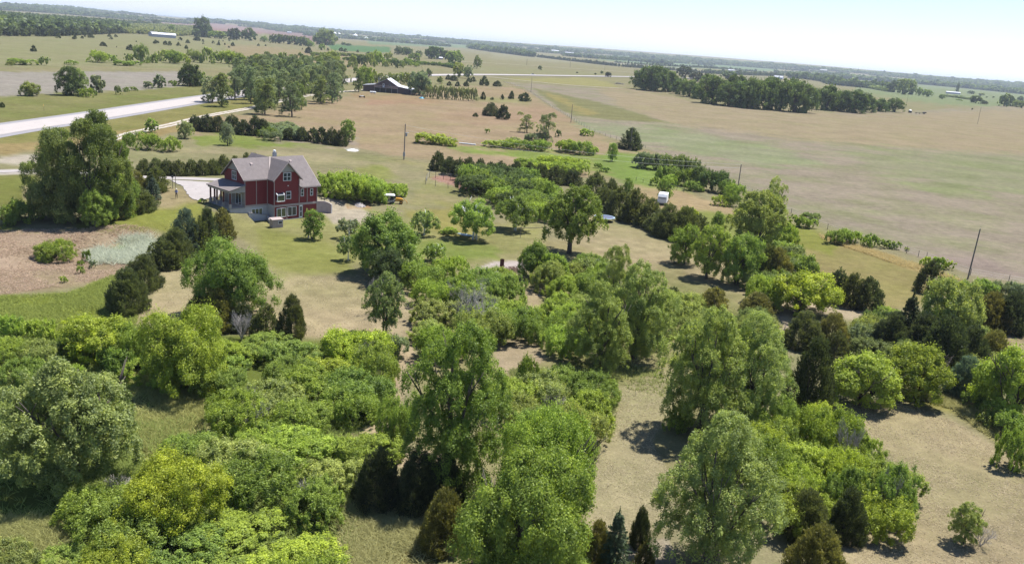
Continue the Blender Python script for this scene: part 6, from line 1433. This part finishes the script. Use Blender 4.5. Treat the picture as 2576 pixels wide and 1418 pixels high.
def car(px, py, L, col, label, cat='car', rot=.1):
    G = at(px, py); o = empty('car' if cat == 'car' else 'trailer', G+[0, 0, .1], rot); tag(o, label, cat)
    m_ = MB(); m_.hexa([(-L/2, -.9, .35), (L/2, -.9, .35), (L/2, .9, .35), (-L/2, .9, .35)], [(-L/2, -.88, .9), (L/2, -.88, .85), (L/2, .88, .85), (-L/2, .88, .9)]); m_.build('body', M[col], o)
    m_ = MB(); m_.hexa([(-L*.38, -.8, .9), (L*.22, -.8, .87), (L*.22, .8, .87), (-L*.38, .8, .9)], [(-L*.28, -.68, 1.48), (L*.08, -.68, 1.48), (L*.08, .68, 1.48), (-L*.28, .68, 1.48)]); m_.build('cabin', M['glass'] if cat == 'car' else M[col], o)
    for x in (-L*.3, L*.3):
        for y in (-.9, .7): m_ = MB(); m_.tube([(x, y, .33), (x, y+.2, .33)], .33, 10); m_.build('wheel', M['tyre'], o)
car(1341, 189, 5.0, 'white', 'white car driving on the highway at the centre right')
car(1558, 212.5, 11, 'trim', 'pale flat trailer parked at the tip of the yellow field wedge', 'trailer', -.1)
G = at(2289, 284); o = empty('water_tank', G); tag(o, 'small dark tank with a white top at the far end of the big field', 'tank')
m_ = MB(); m_.lathe([(1.5, 0), (1.5, 2.2)], 14); m_.build('drum', M['dark'], o); m_ = MB(); m_.lathe([(1.55, 2.2), (.2, 3.0)], 14); m_.build('lid', M['white'], o)
G = at(2318, 287); o = empty('harrow', G, -.1); tag(o, 'low dark field implement right of the small tank on the big field', 'implement')
m_ = MB(); m_.box(-6, 3, -.5, .5, .6, .9); m_.build('frame', M['dark'], o); m_ = MB(); m_.box(1, 4, -1, 1, .9, 2.0); m_.build('drum', M['post'], o)
for x in (-5, -2, 2): m_ = MB(); m_.tube([(x, -.7, .5), (x, -.4, .5)], .5, 8); m_.build('wheel', M['tyre'], o)
for i, (x, y, h_) in enumerate([(1335-10, 165, 0), (1434, 171, 0), (1521, 177, 0), (1597, 183, 0), (1668, 189, 0), (1720, 185, 0)]):
    G = at(x, y); o = empty('utility_pole', G); tag(o, 'faint far utility pole beyond the highway, %s from the left' % ORD[i], 'utility pole', 'far utility poles beyond the highway'); m_ = MB(); m_.tube([(0, 0, 0), (0, 0, 11)], .2, 5); m_.build('pole', M['pole'], o)
    m_ = MB(); m_.box(-1.2, 1.2, -.08, .08, 10.2, 10.4); m_.build('crossarm', M['pole'], o)
